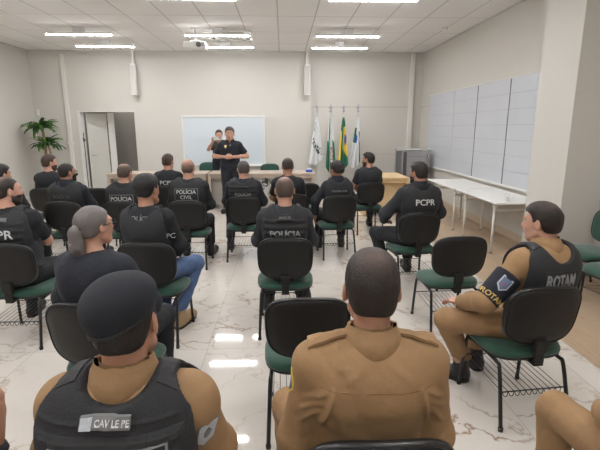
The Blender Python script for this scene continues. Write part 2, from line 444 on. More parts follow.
class Grid:
    def __init__(s, lo, hi, h):
        s.lo = np.array(lo, float); s.h = h
        n = np.ceil((np.array(hi)-s.lo)/h).astype(int)+1
        s.n = n
        s.ax = [(s.lo[i]+h*np.arange(n[i])).astype(np.float32) for i in range(3)]
        s.F = np.full(n, .5, np.float32)
    @staticmethod
    def around(prims, m, h):
        bbs = [p.bb(m) for p in prims]
        return Grid(np.min([b[0] for b in bbs], 0), np.max([b[1] for b in bbs], 0), h)
    def sl(s, lo, hi):
        i0 = np.clip(np.floor((lo-s.lo)/s.h).astype(int), 0, s.n); i1 = np.clip(np.ceil((hi-s.lo)/s.h).astype(int)+1, 0, s.n)
        S = tuple(slice(a, b) for a, b in zip(i0, i1))
        return S, (s.ax[0][S[0]][:, None, None], s.ax[1][S[1]][None, :, None], s.ax[2][S[2]][None, None, :])
    def XYZ(s): return s.ax[0][:, None, None], s.ax[1][None, :, None], s.ax[2][None, None, :]
    def add(s, prims, k=.02, infl=0., m=.09):
        for p in (prims if isinstance(prims, (list, tuple)) else [prims]):
            lo, hi = p.bb(m+infl)
            S, P = s.sl(lo, hi)
            if min(s.F[S].shape) == 0: continue
            d = p.d(*P)-infl; a = s.F[S]
            hh = np.clip(.5+.5*(d-a)/k, 0, 1)
            s.F[S] = d*(1-hh)+a*hh-k*hh*(1-hh)
        return s
    def sub(s, prims, k=.006, infl=0.):
        for p in (prims if isinstance(prims, (list, tuple)) else [prims]):
            lo, hi = p.bb(.04+infl)
            S, P = s.sl(lo, hi)
            if min(s.F[S].shape) == 0: continue
            d = -(p.d(*P)-infl); a = s.F[S]
            hh = np.clip(.5+.5*(a-d)/k, 0, 1)
            s.F[S] = d*(1-hh)+a*hh+k*hh*(1-hh)
        return s
    def cut(s, p, n, rad=None):
        """remove the side that n points to, beyond p (within rad)"""
        n = np.array(n, float); n /= np.linalg.norm(n); p = np.array(p, float)
        if rad is None: S, P = tuple(slice(None) for _ in range(3)), s.XYZ()
        else: S, P = s.sl(p-rad, p+rad)
        hs = (P[0]-p[0])*n[0]+(P[1]-p[1])*n[1]+(P[2]-p[2])*n[2]
        if rad is not None:
            hs = np.minimum(hs, rad-np.sqrt((P[0]-p[0])**2+(P[1]-p[1])**2+(P[2]-p[2])**2))
        s.F[S] = np.maximum(s.F[S], hs)
        return s
    def sample(s, pts):
        q = (np.asarray(pts)-s.lo)/s.h
        q = np.clip(q, 0, np.array(s.n)-1.001); i = q.astype(int); f = q-i
        out = 0
        for dx in (0, 1):
            for dy in (0, 1):
                for dz in (0, 1):
                    w = (f[:, 0] if dx else 1-f[:, 0])*(f[:, 1] if dy else 1-f[:, 1])*(f[:, 2] if dz else 1-f[:, 2])
                    out = out+w*s.F[i[:, 0]+dx, i[:, 1]+dy, i[:, 2]+dz]
        return out
    def project(s, pts, dirn, maxd=.6):
        """march points along dirn to the surface"""
        P = np.array(pts, float); d = np.array(dirn, float); d /= np.linalg.norm(d)
        t = np.zeros(len(P)); step = .003; done = np.zeros(len(P), bool)
        for _ in range(int(maxd/step)):
            v = s.sample(P+d*t[:, None]); v = np.where(np.any((P+d*t[:, None] < s.lo) | (P+d*t[:, None] > s.lo+s.h*(np.array(s.n)-1)), axis=1), .1, v)
            done |= v <= 0
            if done.all(): break
            t = np.where(done, t, t+step)
        # points that missed take the median depth
        if (~done).any() and done.any(): t[~done] = np.median(t[done])
        return P+d*t[:, None]
    def mesh(s, fields=None):
        F = s.F; ins = F < 0
        c = [ins[a:ins.shape[0]-1+a, b:ins.shape[1]-1+b, d:ins.shape[2]-1+d] for a in (0, 1) for b in (0, 1) for d in (0, 1)]
        al = c[0].copy(); an = c[0].copy()
        for q in c[1:]: al &= q; an |= q
        cell = an & ~al
        I = np.argwhere(cell)
        if len(I) == 0: return None
        idx = -np.ones(cell.shape, np.int64); idx[cell] = np.arange(len(I))
        val = np.stack([F[I[:, 0]+a, I[:, 1]+b, I[:, 2]+d] for a in (0, 1) for b in (0, 1) for d in (0, 1)], 1)
        cor = np.array([(a, b, d) for a in (0, 1) for b in (0, 1) for d in (0, 1)], float)
        acc = np.zeros((len(I), 3)); cnt = np.zeros(len(I))
        for i in range(8):
            for j in range(i+1, 8):
                if np.abs(cor[i]-cor[j]).sum() != 1: continue
                a, b = val[:, i], val[:, j]; m = (a < 0) != (b < 0)
                t = np.where(m, a/(a-b+1e-12), 0)
                acc += m[:, None]*(cor[i]+t[:, None]*(cor[j]-cor[i])); cnt += m
        V = s.lo+s.h*(I+acc/cnt[:, None])
        faces = []
        for ax in range(3):
            o = [k for k in range(3) if k != ax]
            A = [slice(None)]*3; Bq = [slice(None)]*3
            A[ax] = slice(0, -1); Bq[ax] = slice(1, None)
            for k in o: A[k] = slice(1, -1); Bq[k] = slice(1, -1)
            a = ins[tuple(A)]; b = ins[tuple(Bq)]
            E_ = np.argwhere(a != b)
            if len(E_) == 0: continue
            flip = a[tuple(E_.T)]
            base = E_.copy()
            for k in o: base[:, k] += 1
            q = []
            for (u, v) in ((0, 0), (1, 0), (1, 1), (0, 1)):
                g = base.copy(); g[:, o[0]] -= u; g[:, o[1]] -= v
                q.append(idx[g[:, 0], g[:, 1], g[:, 2]])
            q = np.stack(q, 1)
            if ax == 1: flip = ~flip
            q[~flip] = q[~flip][:, ::-1]
            faces.append(q[(q >= 0).all(1)])
        Fq = np.concatenate(faces)[:, ::-1]
        me = bpy.data.meshes.new('body')
        me.vertices.add(len(V)); me.vertices.foreach_set('co', V.astype(np.float32).ravel())
        me.loops.add(Fq.size); me.loops.foreach_set('vertex_index', Fq.astype(np.int32).ravel())
        me.polygons.add(len(Fq)); me.polygons.foreach_set('loop_start', np.arange(0, Fq.size, 4, dtype=np.int32))
        me.polygons.foreach_set('use_smooth', np.ones(len(Fq), bool))
        me.update(calc_edges=True)
        if fields:
            for nm, fn in fields.items():
                w = fn(V)
                if w.ndim == 2:
                    at = me.attributes.new(nm, 'FLOAT_VECTOR', 'POINT'); at.data.foreach_set('vector', w.astype(np.float32).ravel())
                else:
                    at = me.attributes.new(nm, 'FLOAT', 'POINT'); at.data.foreach_set('value', w.astype(np.float32))
        return me

def wrink(P, amp, sc, seed):
    x, y, z = P
    r = np.random.RandomState(seed); out = 0; tot = 0
    for i in range(6):
        w = r.randn(3); w /= np.linalg.norm(w); w = w*sc*(.7+.45*i); ph = r.rand(4)*6.28
        v = r.randn(3)*sc*.45; u = r.randn(3)*sc*.35; a = 1/(1+.4*i)
        gate = .5+.5*np.sin(u[0]*x+u[1]*y+u[2]*z+ph[2])
        out = out+a*gate*(1-2*np.abs(np.sin(.5*(w[0]*x+w[1]*y+w[2]*z)+ph[0]+1.1*np.sin(v[0]*x+v[1]*y+v[2]*z+ph[1])))); tot += a
    return (amp*out/tot*1.6).astype(np.float32)

def text_mesh(txt, size, ext=.0012, cx=True, bold=0.):
    cu = bpy.data.curves.new('txt', 'FONT'); cu.body = txt; cu.size = size; cu.extrude = ext; cu.resolution_u = 3
    cu.offset = bold
    if cx: cu.align_x = 'CENTER'
    cu.align_y = 'CENTER'
    o = bpy.data.objects.new('t', cu); COL.objects.link(o)
    bpy.context.view_layer.update()
    dg = bpy.context.evaluated_depsgraph_get()
    me = bpy.data.meshes.new_from_object(o.evaluated_get(dg))
    bpy.data.objects.remove(o)
    bm = bmesh.new(); bm.from_mesh(me)
    bmesh.ops.subdivide_edges(bm, edges=[e for e in bm.edges if e.calc_length() > .02], cuts=2)
    bm.to_mesh(me); bm.free()
    return me

def conform(me, G, org, right, up, dirn, lift, back=.35):
    """lay a flat mesh (x right, y up, z out) on the surface of G, seen along dirn"""
    V = np.array([v.co for v in me.vertices], float)
    org = np.array(org, float); right = np.array(right, float); up = np.array(up, float); d = np.array(dirn, float); d /= np.linalg.norm(d)
    P = org+V[:, :1]*right+V[:, 1:2]*up-d*back
    Q = G.project(P, d, back+.25)
    Q = Q-d*(lift+V[:, 2:3])
    for v, q in zip(me.vertices, Q): v.co = q
    me.update(); return me

def patch_mesh(w, h, t=.003, nx=8, ny=4, r=.0):
    bm = bmesh.new()
    top = [[bm.verts.new(((i/nx-.5)*w, (j/ny-.5)*h, t)) for i in range(nx+1)] for j in range(ny+1)]
    bot = [[bm.verts.new(((i/nx-.5)*w, (j/ny-.5)*h, -.006)) for i in range(nx+1)] for j in range(ny+1)]
    for j in range(ny):
        for i in range(nx):
            bm.faces.new((top[j][i], top[j][i+1], top[j+1][i+1], top[j+1][i]))
            bm.faces.new((bot[j][i], bot[j+1][i], bot[j+1][i+1], bot[j][i+1]))
    rim = [(0, i) for i in range(nx)]+[(j, nx) for j in range(ny)]+[(ny, i) for i in range(nx, 0, -1)]+[(j, 0) for j in range(ny, 0, -1)]
    for k in range(len(rim)):
        a, b = rim[k], rim[(k+1) % len(rim)]
        bm.faces.new((top[b[0]][b[1]], top[a[0]][a[1]], bot[a[0]][a[1]], bot[b[0]][b[1]]))
    bmesh.ops.recalc_face_normals(bm, faces=bm.faces[:])
    me = bpy.data.meshes.new('patch'); bm.to_mesh(me); bm.free(); return me

def shape_patch(pts, t=.003):
    bm = bmesh.new()
    a = [bm.verts.new((x, y, t)) for x, y in pts]; b = [bm.verts.new((x, y, -.006)) for x, y in pts]
    n = len(pts)
    c1 = bm.verts.new((sum(p[0] for p in pts)/n, sum(p[1] for p in pts)/n, t))
    for i in range(n):
        bm.faces.new((a[i], a[(i+1) % n], c1)); bm.faces.new((a[(i+1) % n], a[i], b[i], b[(i+1) % n]))
    bm.faces.new(b[::-1])
    bmesh.ops.recalc_face_normals(bm, faces=bm.faces[:])
    me = bpy.data.meshes.new('patch'); bm.to_mesh(me); bm.free(); return me

# ------------------------------------------------------------------ people
def head_frame(Hc, yaw, pitch, tilt):
    Rh = Rz(R(yaw))@Rx(R(pitch))@Ry(R(tilt))
    return Hc, Rh
def head_prims(Hc, Rh, s=1., jaw=1.):
    P = lambda *a: Hc+Rh@(np.array(a)*s)
    E = lambda c, r, rot=None: Ell(P(*c), np.array(r)*s, Rh if rot is None else Rh@rot)
    C = lambda a, b, ra, rb: Cone(P(*a), P(*b), ra*s, rb*s)
    skull = [E((0, -.014, .030), (.076, .097, .086)), E((0, .028, -.005), (.067, .070, .075)),
             E((0, -.05, -.02), (.060, .052, .055))]
    face = [E((0, .035, -.045), (.055*jaw, .056, .062)), C((-.030*jaw, .045, -.085), (.030*jaw, .045, -.085), .026, .026),
            C((-.052*jaw, .0, -.055), (-.026*jaw, .055, -.090), .020, .022), C((.052*jaw, .0, -.055), (.026*jaw, .055, -.090), .020, .022),
            C((-.028, .080, .026), (.028, .080, .026), .013, .013),
            E((-.036, .062, -.025), (.020, .022, .020)), E((.036, .062, -.025), (.020, .022, .020))]
    nose = [C((0, .090, .012), (0, .108, -.026), .007, .011), E((-.011, .100, -.030), (.008, .009, .007)), E((.011, .100, -.030), (.008, .009, .007)),
            E((0, .084, -.058), (.022, .013, .008)), E((0, .082, -.069), (.019, .013, .008)), E((0, .076, -.098), (.016, .016, .014))]
    sock = [E((-.031, .104, .006), (.017, .020, .011)), E((.031, .104, .006), (.017, .020, .011))]
    ears = []
    for sg in (-1, 1):
        rt = Rz(sg*R(22))@Rx(R(-8))
        ears.append(E((sg*.080, -.004, -.004), (.008, .020, .032), rt))
        ears.append(E((sg*.074, .006, -.010), (.010, .012, .022), rt))
    esub = [E((sg*.0905, .000, .000), (.006, .011, .017)) for sg in (-1, 1)]
    return skull, face, nose, sock, ears, esub

def hand_prims(W, d, n, side, curl=.6, s=1., spread=1.):
    """W wrist, d pointing direction, n palm normal (the way the fingers curl), side = +1 thumb on +l"""
    W = np.array(W, float); d = np.array(d, float); d /= np.linalg.norm(d); n = np.array(n, float); n -= d*(n@d); n /= np.linalg.norm(n)
    l = np.cross(d, n)*side
    out = [Ell(W+d*.045*s, np.array((.042, .050, .017))*s, np.stack([l, d, n], 1)), Cone(W-d*.02, W+d*.03, .025*s, .026*s)]
    fing = []
    for i, (off, ln) in enumerate(((.030, .068), (.010, .076), (-.010, .071), (-.029, .056))):
        b = W+d*.078*s+l*off*s; p = b-d*.02*s
        a = curl*.55; dirn = d+l*off*3*spread; dirn /= np.linalg.norm(dirn)
        for k, q in enumerate((.45, .32, .27)):
            dd = dirn*math.cos(a)+n*math.sin(a)
            e = b+dd*ln*q*s
            fing.append(Cone(p if k == 0 else b, e, (.0095-.0008*k)*s, (.0088-.0010*k)*s)); b = e; a += curl*.75
    tb = W+d*.022*s+l*.026*s+n*.006*s
    t1 = tb+(d*.55+l*.65+n*.30)*.040*s; t2 = t1+(d*.85+l*.10+n*.40)*.030*s
    fing += [Cone(tb, t1, .014*s, .011*s), Cone(t1, t2, .0105*s, .009*s)]
    return out, fing

def zl(y, pts): return np.interp(y, [p[0] for p in pts], [p[1] for p in pts])
LINE_MAN = [(-.13, -.042), (-.08, -.052), (-.045, -.050), (-.026, -.032), (-.016, .020), (.0, .030), (.012, .012), (.026, .010), (.034, .040), (.050, .062), (.075, .070), (.11, .085)]
LINE_WOM = [(-.13, -.045), (-.06, -.050), (-.03, -.040), (-.010, -.020), (.01, .0), (.03, .02), (.045, .055), (.07, .072), (.11, .085)]

EYE_ME = None
def eye_meshes():
    global EYE_ME
    if EYE_ME is None:
        b = bmesh.new(); bmesh.ops.create_uvsphere(b, u_segments=12, v_segments=8, radius=.0125)
        for f in b.faces: f.smooth = True
        e = bpy.data.meshes.new('eye'); b.to_mesh(e); b.free(); e.materials.append(M['eye'])
        b = bmesh.new(); bmesh.ops.create_uvsphere(b, u_segments=10, v_segments=6, radius=.0068)
        for f in b.faces: f.smooth = True
        i = bpy.data.meshes.new('iris'); b.to_mesh(i); b.free(); i.materials.append(M['iris'])
        EYE_ME = (e, i)
    return EYE_ME

SPOTS = []
def person(label, pos, rot, h=.009, seated=True, bulk=1., wom=False, lean=0., tl=0., side=0., head=(0, 0, 0), skin='mid', hair=('dark', 'short'),
           top='tee', topmat='black_cloth', sleeve='short', vest=None, vestmat='vest', trous='black_cloth', boots='boot', arms=None, legs=None,
           beard=False, glasses=False, mask=False, texts=(), folds=(), hs=1., scoop=0., zoff=0., name='person', curl=(.6, .6), hands=None, wr=.0035, extra=None, group=None, wleg=None, warm=None, nk=0., shw=0.):
    root = thing(name, label, 'person', (pos[0], pos[1], zoff), R(rot), group)
    b = bulk; ab = .55+.45*b
    Pz = .55 if seated else .925
    P0 = V3(0, -.06 if seated else 0, Pz)
    N = P0+V3(side, .01+lean, .495+tl); C = P0+V3(side*.6, lean*.6, .33+tl*.6)
    sw = (.150 if not wom else .132)*(.45+.55*b)+shw
    SL = N+V3(-sw, 0, -.082); SR = N+V3(sw, 0, -.082)
    yaw, pit, til = head
    Hc = N+V3(0, .015, .045)+Rz(R(yaw*.5))@Rx(R(pit*.6))@V3(0, .012, .090+nk)
    Hc, Rh = head_frame(Hc, yaw, pit, til)
    if seated:
        K = [V3(-.15, .40, .50), V3(.15, .40, .50)]; A = [V3(-.16, .38, .10), V3(.16, .38, .10)]; HP = [P0+V3(-.09, .02, -.01), P0+V3(.09, .02, -.01)]
        EW = [(V3(-.215*(.6+.4*b), .04, .755), V3(-.10, .24, .64)), (V3(.215*(.6+.4*b), .04, .755), V3(.10, .24, .64))]
        HD = [(V3(.7, .6, -.15), V3(.1, -.2, -1)), (V3(-.7, .6, -.15), V3(-.1, -.2, -1))]
    else:
        K = [V3(-.11, .02, .49), V3(.11, .02, .49)]; A = [V3(-.13, 0, .10), V3(.13, 0, .10)]; HP = [P0+V3(-.09, 0, -.03), P0+V3(.09, 0, -.03)]
        EW = [(V3(-.27, 0, 1.12), V3(-.24, .10, .88)), (V3(.27, 0, 1.12), V3(.24, .10, .88))]
        HD = [(V3(0, .1, -1), V3(1, 0, 0)), (V3(0, .1, -1), V3(-1, 0, 0))]
    if arms: EW = [tuple(V3(*q) for q in arms[i]) if arms[i] else EW[i] for i in (0, 1)]
    if hands: HD = [tuple(V3(*q) for q in hands[i]) if hands[i] else HD[i] for i in (0, 1)]
    if legs:
        K = [V3(*legs[0][0]), V3(*legs[1][0])]; A = [V3(*legs[0][1]), V3(*legs[1][1])]
    if wleg or warm:
        a_ = -R(rot); Rl = Rz(a_)
        L_ = lambda p: Rl@(V3(*p)-V3(pos[0], pos[1], 0))
        if wleg: K = [L_(wleg[0][0]), L_(wleg[1][0])]; A = [L_(wleg[0][1]), L_(wleg[1][1])]
        if warm: EW = [tuple(L_(q) for q in warm[i]) if warm[i] else EW[i] for i in (0, 1)]
    # torso
    bel = .02*(b-1)*4
    torso = [Ell(P0+V3(0, 0, .02), (.158*b, .120*b, .12)), Ell(P0+V3(0, .012+bel, .17), (.140*b, .108*b+bel*.6, .15)),
             Ell(C, (.158*b*(.92 if wom else 1), .108*b, .165)), Cone(SL+V3(.02, 0, -.01), SR+V3(-.02, 0, -.01), .056*ab, .056*ab),
             Cone(N+V3(-.02, -.008, -.040), SL+V3(.03, 0, .0), .050, .048*ab), Cone(N+V3(.02, -.008, -.040), SR+V3(-.03, 0, .0), .050, .048*ab),
             Ell(C+V3(-.072, -.045*b, .035), (.072, .06, .11)), Ell(C+V3(.072, -.045*b, .035), (.072, .06, .11))]
    if wom: torso += [Ell(C+V3(-.07, .09, -.0), (.065, .06, .06)), Ell(C+V3(.07, .09, 0), (.065, .06, .06))]
    else: torso += [Ell(C+V3(-.07, .065*b, .03), (.08, .05, .08)), Ell(C+V3(.07, .065*b, .03), (.08, .05, .08))]
    up, fo = [], []
    for i, S in enumerate((SL, SR)):
        E_, W_ = EW[i]
        up.append([Cone(S, E_, .046*ab, .038*ab), Ell(S+(E_-S)*.05, (.052*ab,)*3)])
        fo.append([Cone(E_, W_, .038*ab, .027), Ell(E_+(W_-E_)*.3, (.041*ab,)*3)])
    leg, calf = [], []
    for i in (0, 1):
        leg.append([Cone(HP[i], K[i], .082*b, .052)]); calf.append([Cone(K[i], A[i], .043, .032), Cone(K[i]+(A[i]-K[i])*.15+V3(0, -.006, 0), K[i]+(A[i]-K[i])*.45+V3(0, -.006, 0), .044, .044)])
    toes = [A[i]+V3((-.03, .03)[i], .165, -.052) for i in (0, 1)]
    if wleg: toes = [L_(wleg[i][2]) for i in (0, 1)]
    hs *= .96
    skull, face, nose, sock, ears, esub = head_prims(Hc, Rh, hs, 1.0 if not wom else .9)
    neck = [Cone(N+V3(0, -.01, -.02), Hc+Rh@(V3(0, -.028, -.045)*hs), .057*(.5+.5*b) if not wom else .050, .053 if not wom else .046)]
    allp = torso+sum(up, [])+sum(fo, [])+sum(leg, [])+sum(calf, [])+skull
    hp = [hand_prims(EW[i][1], HD[i][0], HD[i][1], (-1, 1)[i], curl[i]) for i in (0, 1)]
    feet = [Cone(A[i]+V3(0, 0, -.05), toes[i], .036, .028) for i in (0, 1)]
    # body: one continuous surface
    G = Grid.around(allp+hp[0][0]+hp[1][0]+hp[0][1]+hp[1][1]+feet, .02, h)
    G.add(torso, .04); G.add(sum(leg, []), .03); G.add(sum(calf, []), .02); G.add(feet, .02)
    G.add(sum(up, []), .03); G.add(sum(fo, []), .02); G.add(neck, .03)
    for i in (0, 1): G.add(hp[i][0], .012); G.add(hp[i][1], .004)
    G.add(skull, .02); G.add(face, .018); G.add(nose, .007); G.sub(sock, .006); G.add(ears, .006); G.sub(esub, .004)
    me = G.mesh(); link('body', me, SK[skin], root)
    # face details
    em, im = eye_meshes()
    toP = lambda *a: Hc+Rh@(np.array(a)*hs)
    for sg in (-1, 1):
        e = link('eye', em, None, root, toP(sg*.031, .0800, .006))
        k = link('iris', im, None, e, tuple(Rh@V3(0, .0072, 0)))
    bb = B()
    for sg in (-1, 1):
        bb.tube([toP(sg*.014, .0945, .020), toP(sg*.030, .0935, .0265), toP(sg*.047, .0805, .021)], [.0028, .0036, .002], 6)
    hm = H[hair[0]]
    link('eyebrows', bb.mesh(), hm, root)
    gl = Grid.around([Ell(toP(0, .09, -.062), (.03, .03, .03))], .01, .003)
    gl.add([Ell(toP(0, .0945, -.0585), (.020, .0055, .0042), Rh), Ell(toP(0, .0925, -.0665), (.017, .006, .0048), Rh)], .002)
    ml = gl.mesh()
    if ml: link('lips', ml, M['lip'], root)
    hc = lambda V: ((V-Hc)@Rh)/hs
    def local(Gr):
        X, Y, Z = Gr.XYZ(); x, y, z = X-Hc[0], Y-Hc[1], Z-Hc[2]
        return ((Rh[0][0]*x+Rh[1][0]*y+Rh[2][0]*z)/hs, (Rh[0][1]*x+Rh[1][1]*y+Rh[2][1]*z)/hs, (Rh[0][2]*x+Rh[1][2]*y+Rh[2][2]*z)/hs)
    # hair
    sty = hair[1]
    hh = min(h, .007)
    th = {'buzz': .004, 'bald': .0035, 'short': .0065, 'medium': .008, 'pony': .008, 'bun': .012, 'beret': .005}[sty]
    GH = Grid.around(skull, .03, hh)
    GH.add(skull, .02, th)
    if sty in ('short', 'medium'):
        GH.add([Ell(toP(0, .01, .07), np.array((.062, .080, .055))*hs, Rh)], .03, th*.6)
    if sty in ('medium',):
        GH.add([Ell(toP(0, -.035, .05), np.array((.076, .086, .075))*hs, Rh)], .02, .006)
    if sty in ('short', 'medium', 'pony', 'bun'):
        GH.F += wrink(GH.XYZ(), .0016 if sty != 'medium' else .0035, 70, hash(label) % 1000 if False else len(label))
    lx, ly, lz = local(GH)
    line = LINE_WOM if wom else LINE_MAN
    cutf = (zl(ly.ravel(), line).reshape(ly.shape)-lz)*.8
    GH.F = np.maximum(GH.F, cutf.astype(np.float32))
    cr = (V3(0, -.045, .105), .075) if sty != 'bald' else (V3(0, -.045, .10), .155)
    mh = GH.mesh({'headco': hc, 'crown': lambda V: np.clip(1.25-np.linalg.norm(hc(V)-cr[0], axis=1)/cr[1], 0, 1.2)*.8})
    link('hair', mh, hm, root)
    if sty == 'pony':
        T = [Cone(toP(0, -.098, .02), toP(.004, -.125, -.01), .022, .027), Cone(toP(.004, -.125, -.01), toP(.006, -.128, -.09), .032, .036), Cone(toP(.006, -.128, -.09), toP(.0, -.112, -.20), .034, .014),
             Cone(toP(-.01, -.12, -.07), toP(-.034, -.110, -.22), .022, .008), Cone(toP(.01, -.12, -.07), toP(.032, -.108, -.20), .020, .007)]
        GT = Grid.around(T, .02, hh); GT.add(T, .02); GT.F += wrink(GT.XYZ(), .0022, 60, 3)
        link('ponytail', GT.mesh({'headco': hc, 'crown': lambda V: np.zeros(len(V))}), hm, root)
        t = B(); cpt = toP(0, -.112, .008)
        t.tube([cpt+Rh@V3(.029*math.cos(a), .012*math.sin(a)*1., .029*math.sin(a)) for a in np.linspace(0, 2*PI, 17)[:-1]], .006, 8, closed=True)
        link('hair_tie', t.mesh(), M['plastic_rim'], root)
    if sty == 'bun':
        T = [Ell(toP(0, -.105, .0), (.038, .032, .036), Rh)]
        GT = Grid.around(T, .02, hh); GT.add(T, .02); GT.F += wrink(GT.XYZ(), .003, 80, 3)
        link('hair_bun', GT.mesh({'headco': hc, 'crown': lambda V: np.zeros(len(V))}), hm, root)
    if sty == 'beret':
        rt = Rh@Ry(R(-13))@Rx(R(6))
        T = [Ell(toP(-.004, -.012, .072), (.092, .112, .062), rt), Ell(toP(-.045, .01, .068), (.060, .085, .050), rt)]
        GT = Grid.around(T+skull, .02, .006); GT.add(T, .03); GT.add(skull[:1], .03, .010)
        GT.cut(toP(0, -.01, .035), rt@V3(0, .10, -1))
        GT.F += wrink(GT.XYZ(), .0015, 22, 5)
        link('beret', GT.mesh(), M['beret'], root)
        GB = Grid.around(skull, .02, .005); GB.add(skull, .02, .0135); GB.cut(toP(0, -.01, .026), rt@V3(0, .10, -1)); GB.cut(toP(0, -.01, .038), rt@V3(0, -.10, 1))
        link('beret_band', GB.mesh(), M['beret_band'], root)
    if beard:
        GB = Grid.around(face, .02, hh); GB.add(face, .018, .006); GB.F += wrink(GB.XYZ(), .001, 90, 9)
        lx, ly, lz = local(GB)
        GB.F = np.maximum(GB.F, (lz+.030-.35*np.clip(.06-ly, 0, .05)*1.0)*.8)
        GB.F = np.maximum(GB.F, (.0-ly)*.8)
        GB.sub([Ell(toP(0, .105, -.061), (.024, .03, .009), Rh)], .004)
        mb = GB.mesh({'headco': hc, 'crown': lambda V: np.zeros(len(V))})
        if mb: link('beard', mb, hm, root)
    if mask:
        GB = Grid.around(face, .02, hh); GB.add(face+nose[:1], .018, .008)
        lx, ly, lz = local(GB)
        GB.F = np.maximum(GB.F, (lz+.012)*.9); GB.F = np.maximum(GB.F, (.025-ly)*.9)
        link('face_mask', GB.mesh(), M['mask'], root)
    if glasses:
        t = B()
        for sg in (-1, 1):
            t.tube([toP(sg*.083, -.012, .012), toP(sg*.083, .02, .014), toP(sg*.066, .098, .012)], .0022, 6)
            t.tube([toP(sg*.033+.024*math.cos(a), .106-.004*abs(math.cos(a)), .003+.018*math.sin(a)) for a in np.linspace(0, 2*PI, 17)[:-1]], .0018, 6, closed=True)
        t.tube([toP(-.010, .108, .008), toP(.010, .108, .008)], .002, 6)
        link('glasses', t.mesh(), M['glass_frame'], root)
    # shirt
    sl = .014
    frac = {'short': .74, 'long': 1., 'rolled': 1.}[sleeve]
    arm_c = []; f = .93 if sleeve == 'long' else .45
    for i, S in enumerate((SL, SR)):
        E_, W_ = EW[i]
        if sleeve == 'short': arm_c += [Cone(S, S+(E_-S)*.95, .052*ab, .050*ab), Ell(S, (.056*ab,)*3)]
        else:
            arm_c += [Cone(S, E_, .052*ab, .046*ab), Ell(S, (.056*ab,)*3), Cone(E_, E_+(W_-E_)*f, .046*ab, .034+.004*b), Ell(E_, (.048*ab,)*3)]
    GS = Grid.around(torso+arm_c, .05, h)
    GS.add(torso, .05, sl); GS.add(arm_c, .03, .010)
    for (x0, z0, x1, z1, am, wd) in folds:
        X, Y, Z = GS.XYZ(); px, pz = X-N[0]-x0, Z-N[2]-z0; dx, dz = x1-x0, z1-z0
        tt = np.clip((px*dx+pz*dz)/(dx*dx+dz*dz), 0, 1); q = np.sqrt((px-tt*dx)**2+(pz-tt*dz)**2)
        GS.F -= (am*np.exp(-(q/wd)**2)*np.sin(np.pi*(.12+.8*tt))*(Y < N[1]-.01)).astype(np.float32)
    GS.F += wrink(GS.XYZ(), wr, 30, len(label)+3)
    for i, S in enumerate((SL, SR)):
        E_, W_ = EW[i]
        if sleeve == 'short': GS.cut(S+(E_-S)*frac, E_-S, .12)
        else: GS.cut(E_+(W_-E_)*(f+.01), W_-E_, .09)
    GS.cut(P0+V3(0, 0, -.02), (0, 0, -1))
    F0 = GS.F.copy()
    GS.sub([Cone(N+V3(0, .0, .012), Hc+V3(0, 0, .03), .064, .095)], .008)
    GS.sub([Cone(N+V3(0, .06, .02), N+V3(0, .12, .06), .04, .06)], .01)
    tm = M[topmat]
    shirt = link('shirt', GS.mesh(), tm, root)
    if top == 'uniform':
        cb = Cone(N+V3(0, -.022, -.005), N+V3(0, -.002, .046), .084, .076); ci = Cone(N+V3(0, -.016, -.05), N+V3(0, .004, .10), .068, .060)
        S_, (X, Y, Z) = GS.sl(N-V3(.17, .17, .10), N+V3(.17, .17, .09))
        GC = Grid(V3(X.ravel()[0], Y.ravel()[0], Z.ravel()[0]), V3(X.ravel()[-1], Y.ravel()[-1], Z.ravel()[-1]), GS.h)
        cyl = np.sqrt((X-N[0])**2+((Y-N[1]+.016)*1.02)**2)-.088
        ax_ = Cone(N+V3(0, -.016, -.04), N+V3(0, .0, .05), .094, .080)
        fl = np.maximum(F0[S_]-.011, np.maximum(ax_.d(X, Y, Z), np.maximum(cyl, (N[2]-.020-.25*np.clip(Y-N[1]+.03, 0, .1)-Z)))) 
        n_ = fl.shape; GC.n = np.array(n_); GC.F = fl.astype(np.float32); GC.ax = [GS.ax[k][S_[k]] for k in range(3)]; GC.lo = V3(GC.ax[0][0], GC.ax[1][0], GC.ax[2][0])
        GC.add(cb, .012); GC.sub(ci, .003)
        GC.cut(N+V3(0, 0, .056), (0, .30, 1))
        GC.sub([Box(N+V3(0, .11, .0), (.016, .07, .12))], .004)
        link('collar', GC.mesh(), tm, root)
    elif not wom:
        S_, (X, Y, Z) = GS.sl(N-V3(.13, .15, .10), N+V3(.13, .15, .09))
        GC = Grid(V3(0, 0, 0), V3(.01, .01, .01), GS.h)
        cyl = np.sqrt((X-N[0])**2+((Y-N[1]-.004)*.92)**2)-.077
        fl = np.maximum(F0[S_]-.004, cyl)
        GC.n = np.array(fl.shape); GC.F = fl.astype(np.float32); GC.ax = [GS.ax[k][S_[k]] for k in range(3)]; GC.lo = V3(GC.ax[0][0], GC.ax[1][0], GC.ax[2][0])
        GC.sub([Cone(N+V3(0, -.012, -.06), N+V3(0, .006, .10), .064, .060)], .003); GC.sub([Cone(N+V3(0, .06, .02), N+V3(0, .12, .06), .034, .055)], .01)
        GC.cut(N+V3(0, 0, .030), (0, .3, 1))
        mc = GC.mesh()
        if mc: link('collar', mc, tm, root)
    # trousers
    tp = torso[:2]+[Cone(HP[i], K[i], .094*b, .070) for i in (0, 1)]+[Cone(K[i], A[i]+V3(0, 0, .07), .070, .062) for i in (0, 1)]+[Ell(K[i], (.072,)*3) for i in (0, 1)]
    GP = Grid.around(tp, .03, max(h, .008)); GP.add(tp[:1], .03, .020); GP.add([Ell(torso[1].c, torso[1].r)], .03, .017); GP.add(tp[2:], .018)
    GP.F += wrink(GP.XYZ(), .005, 30, len(label)+8)
    GP.cut(P0+V3(0, 0, .13), (0, 0, 1))
    for i in (0, 1): GP.cut(A[i]+V3(0, 0, .065), (0, 0, -1), .16)
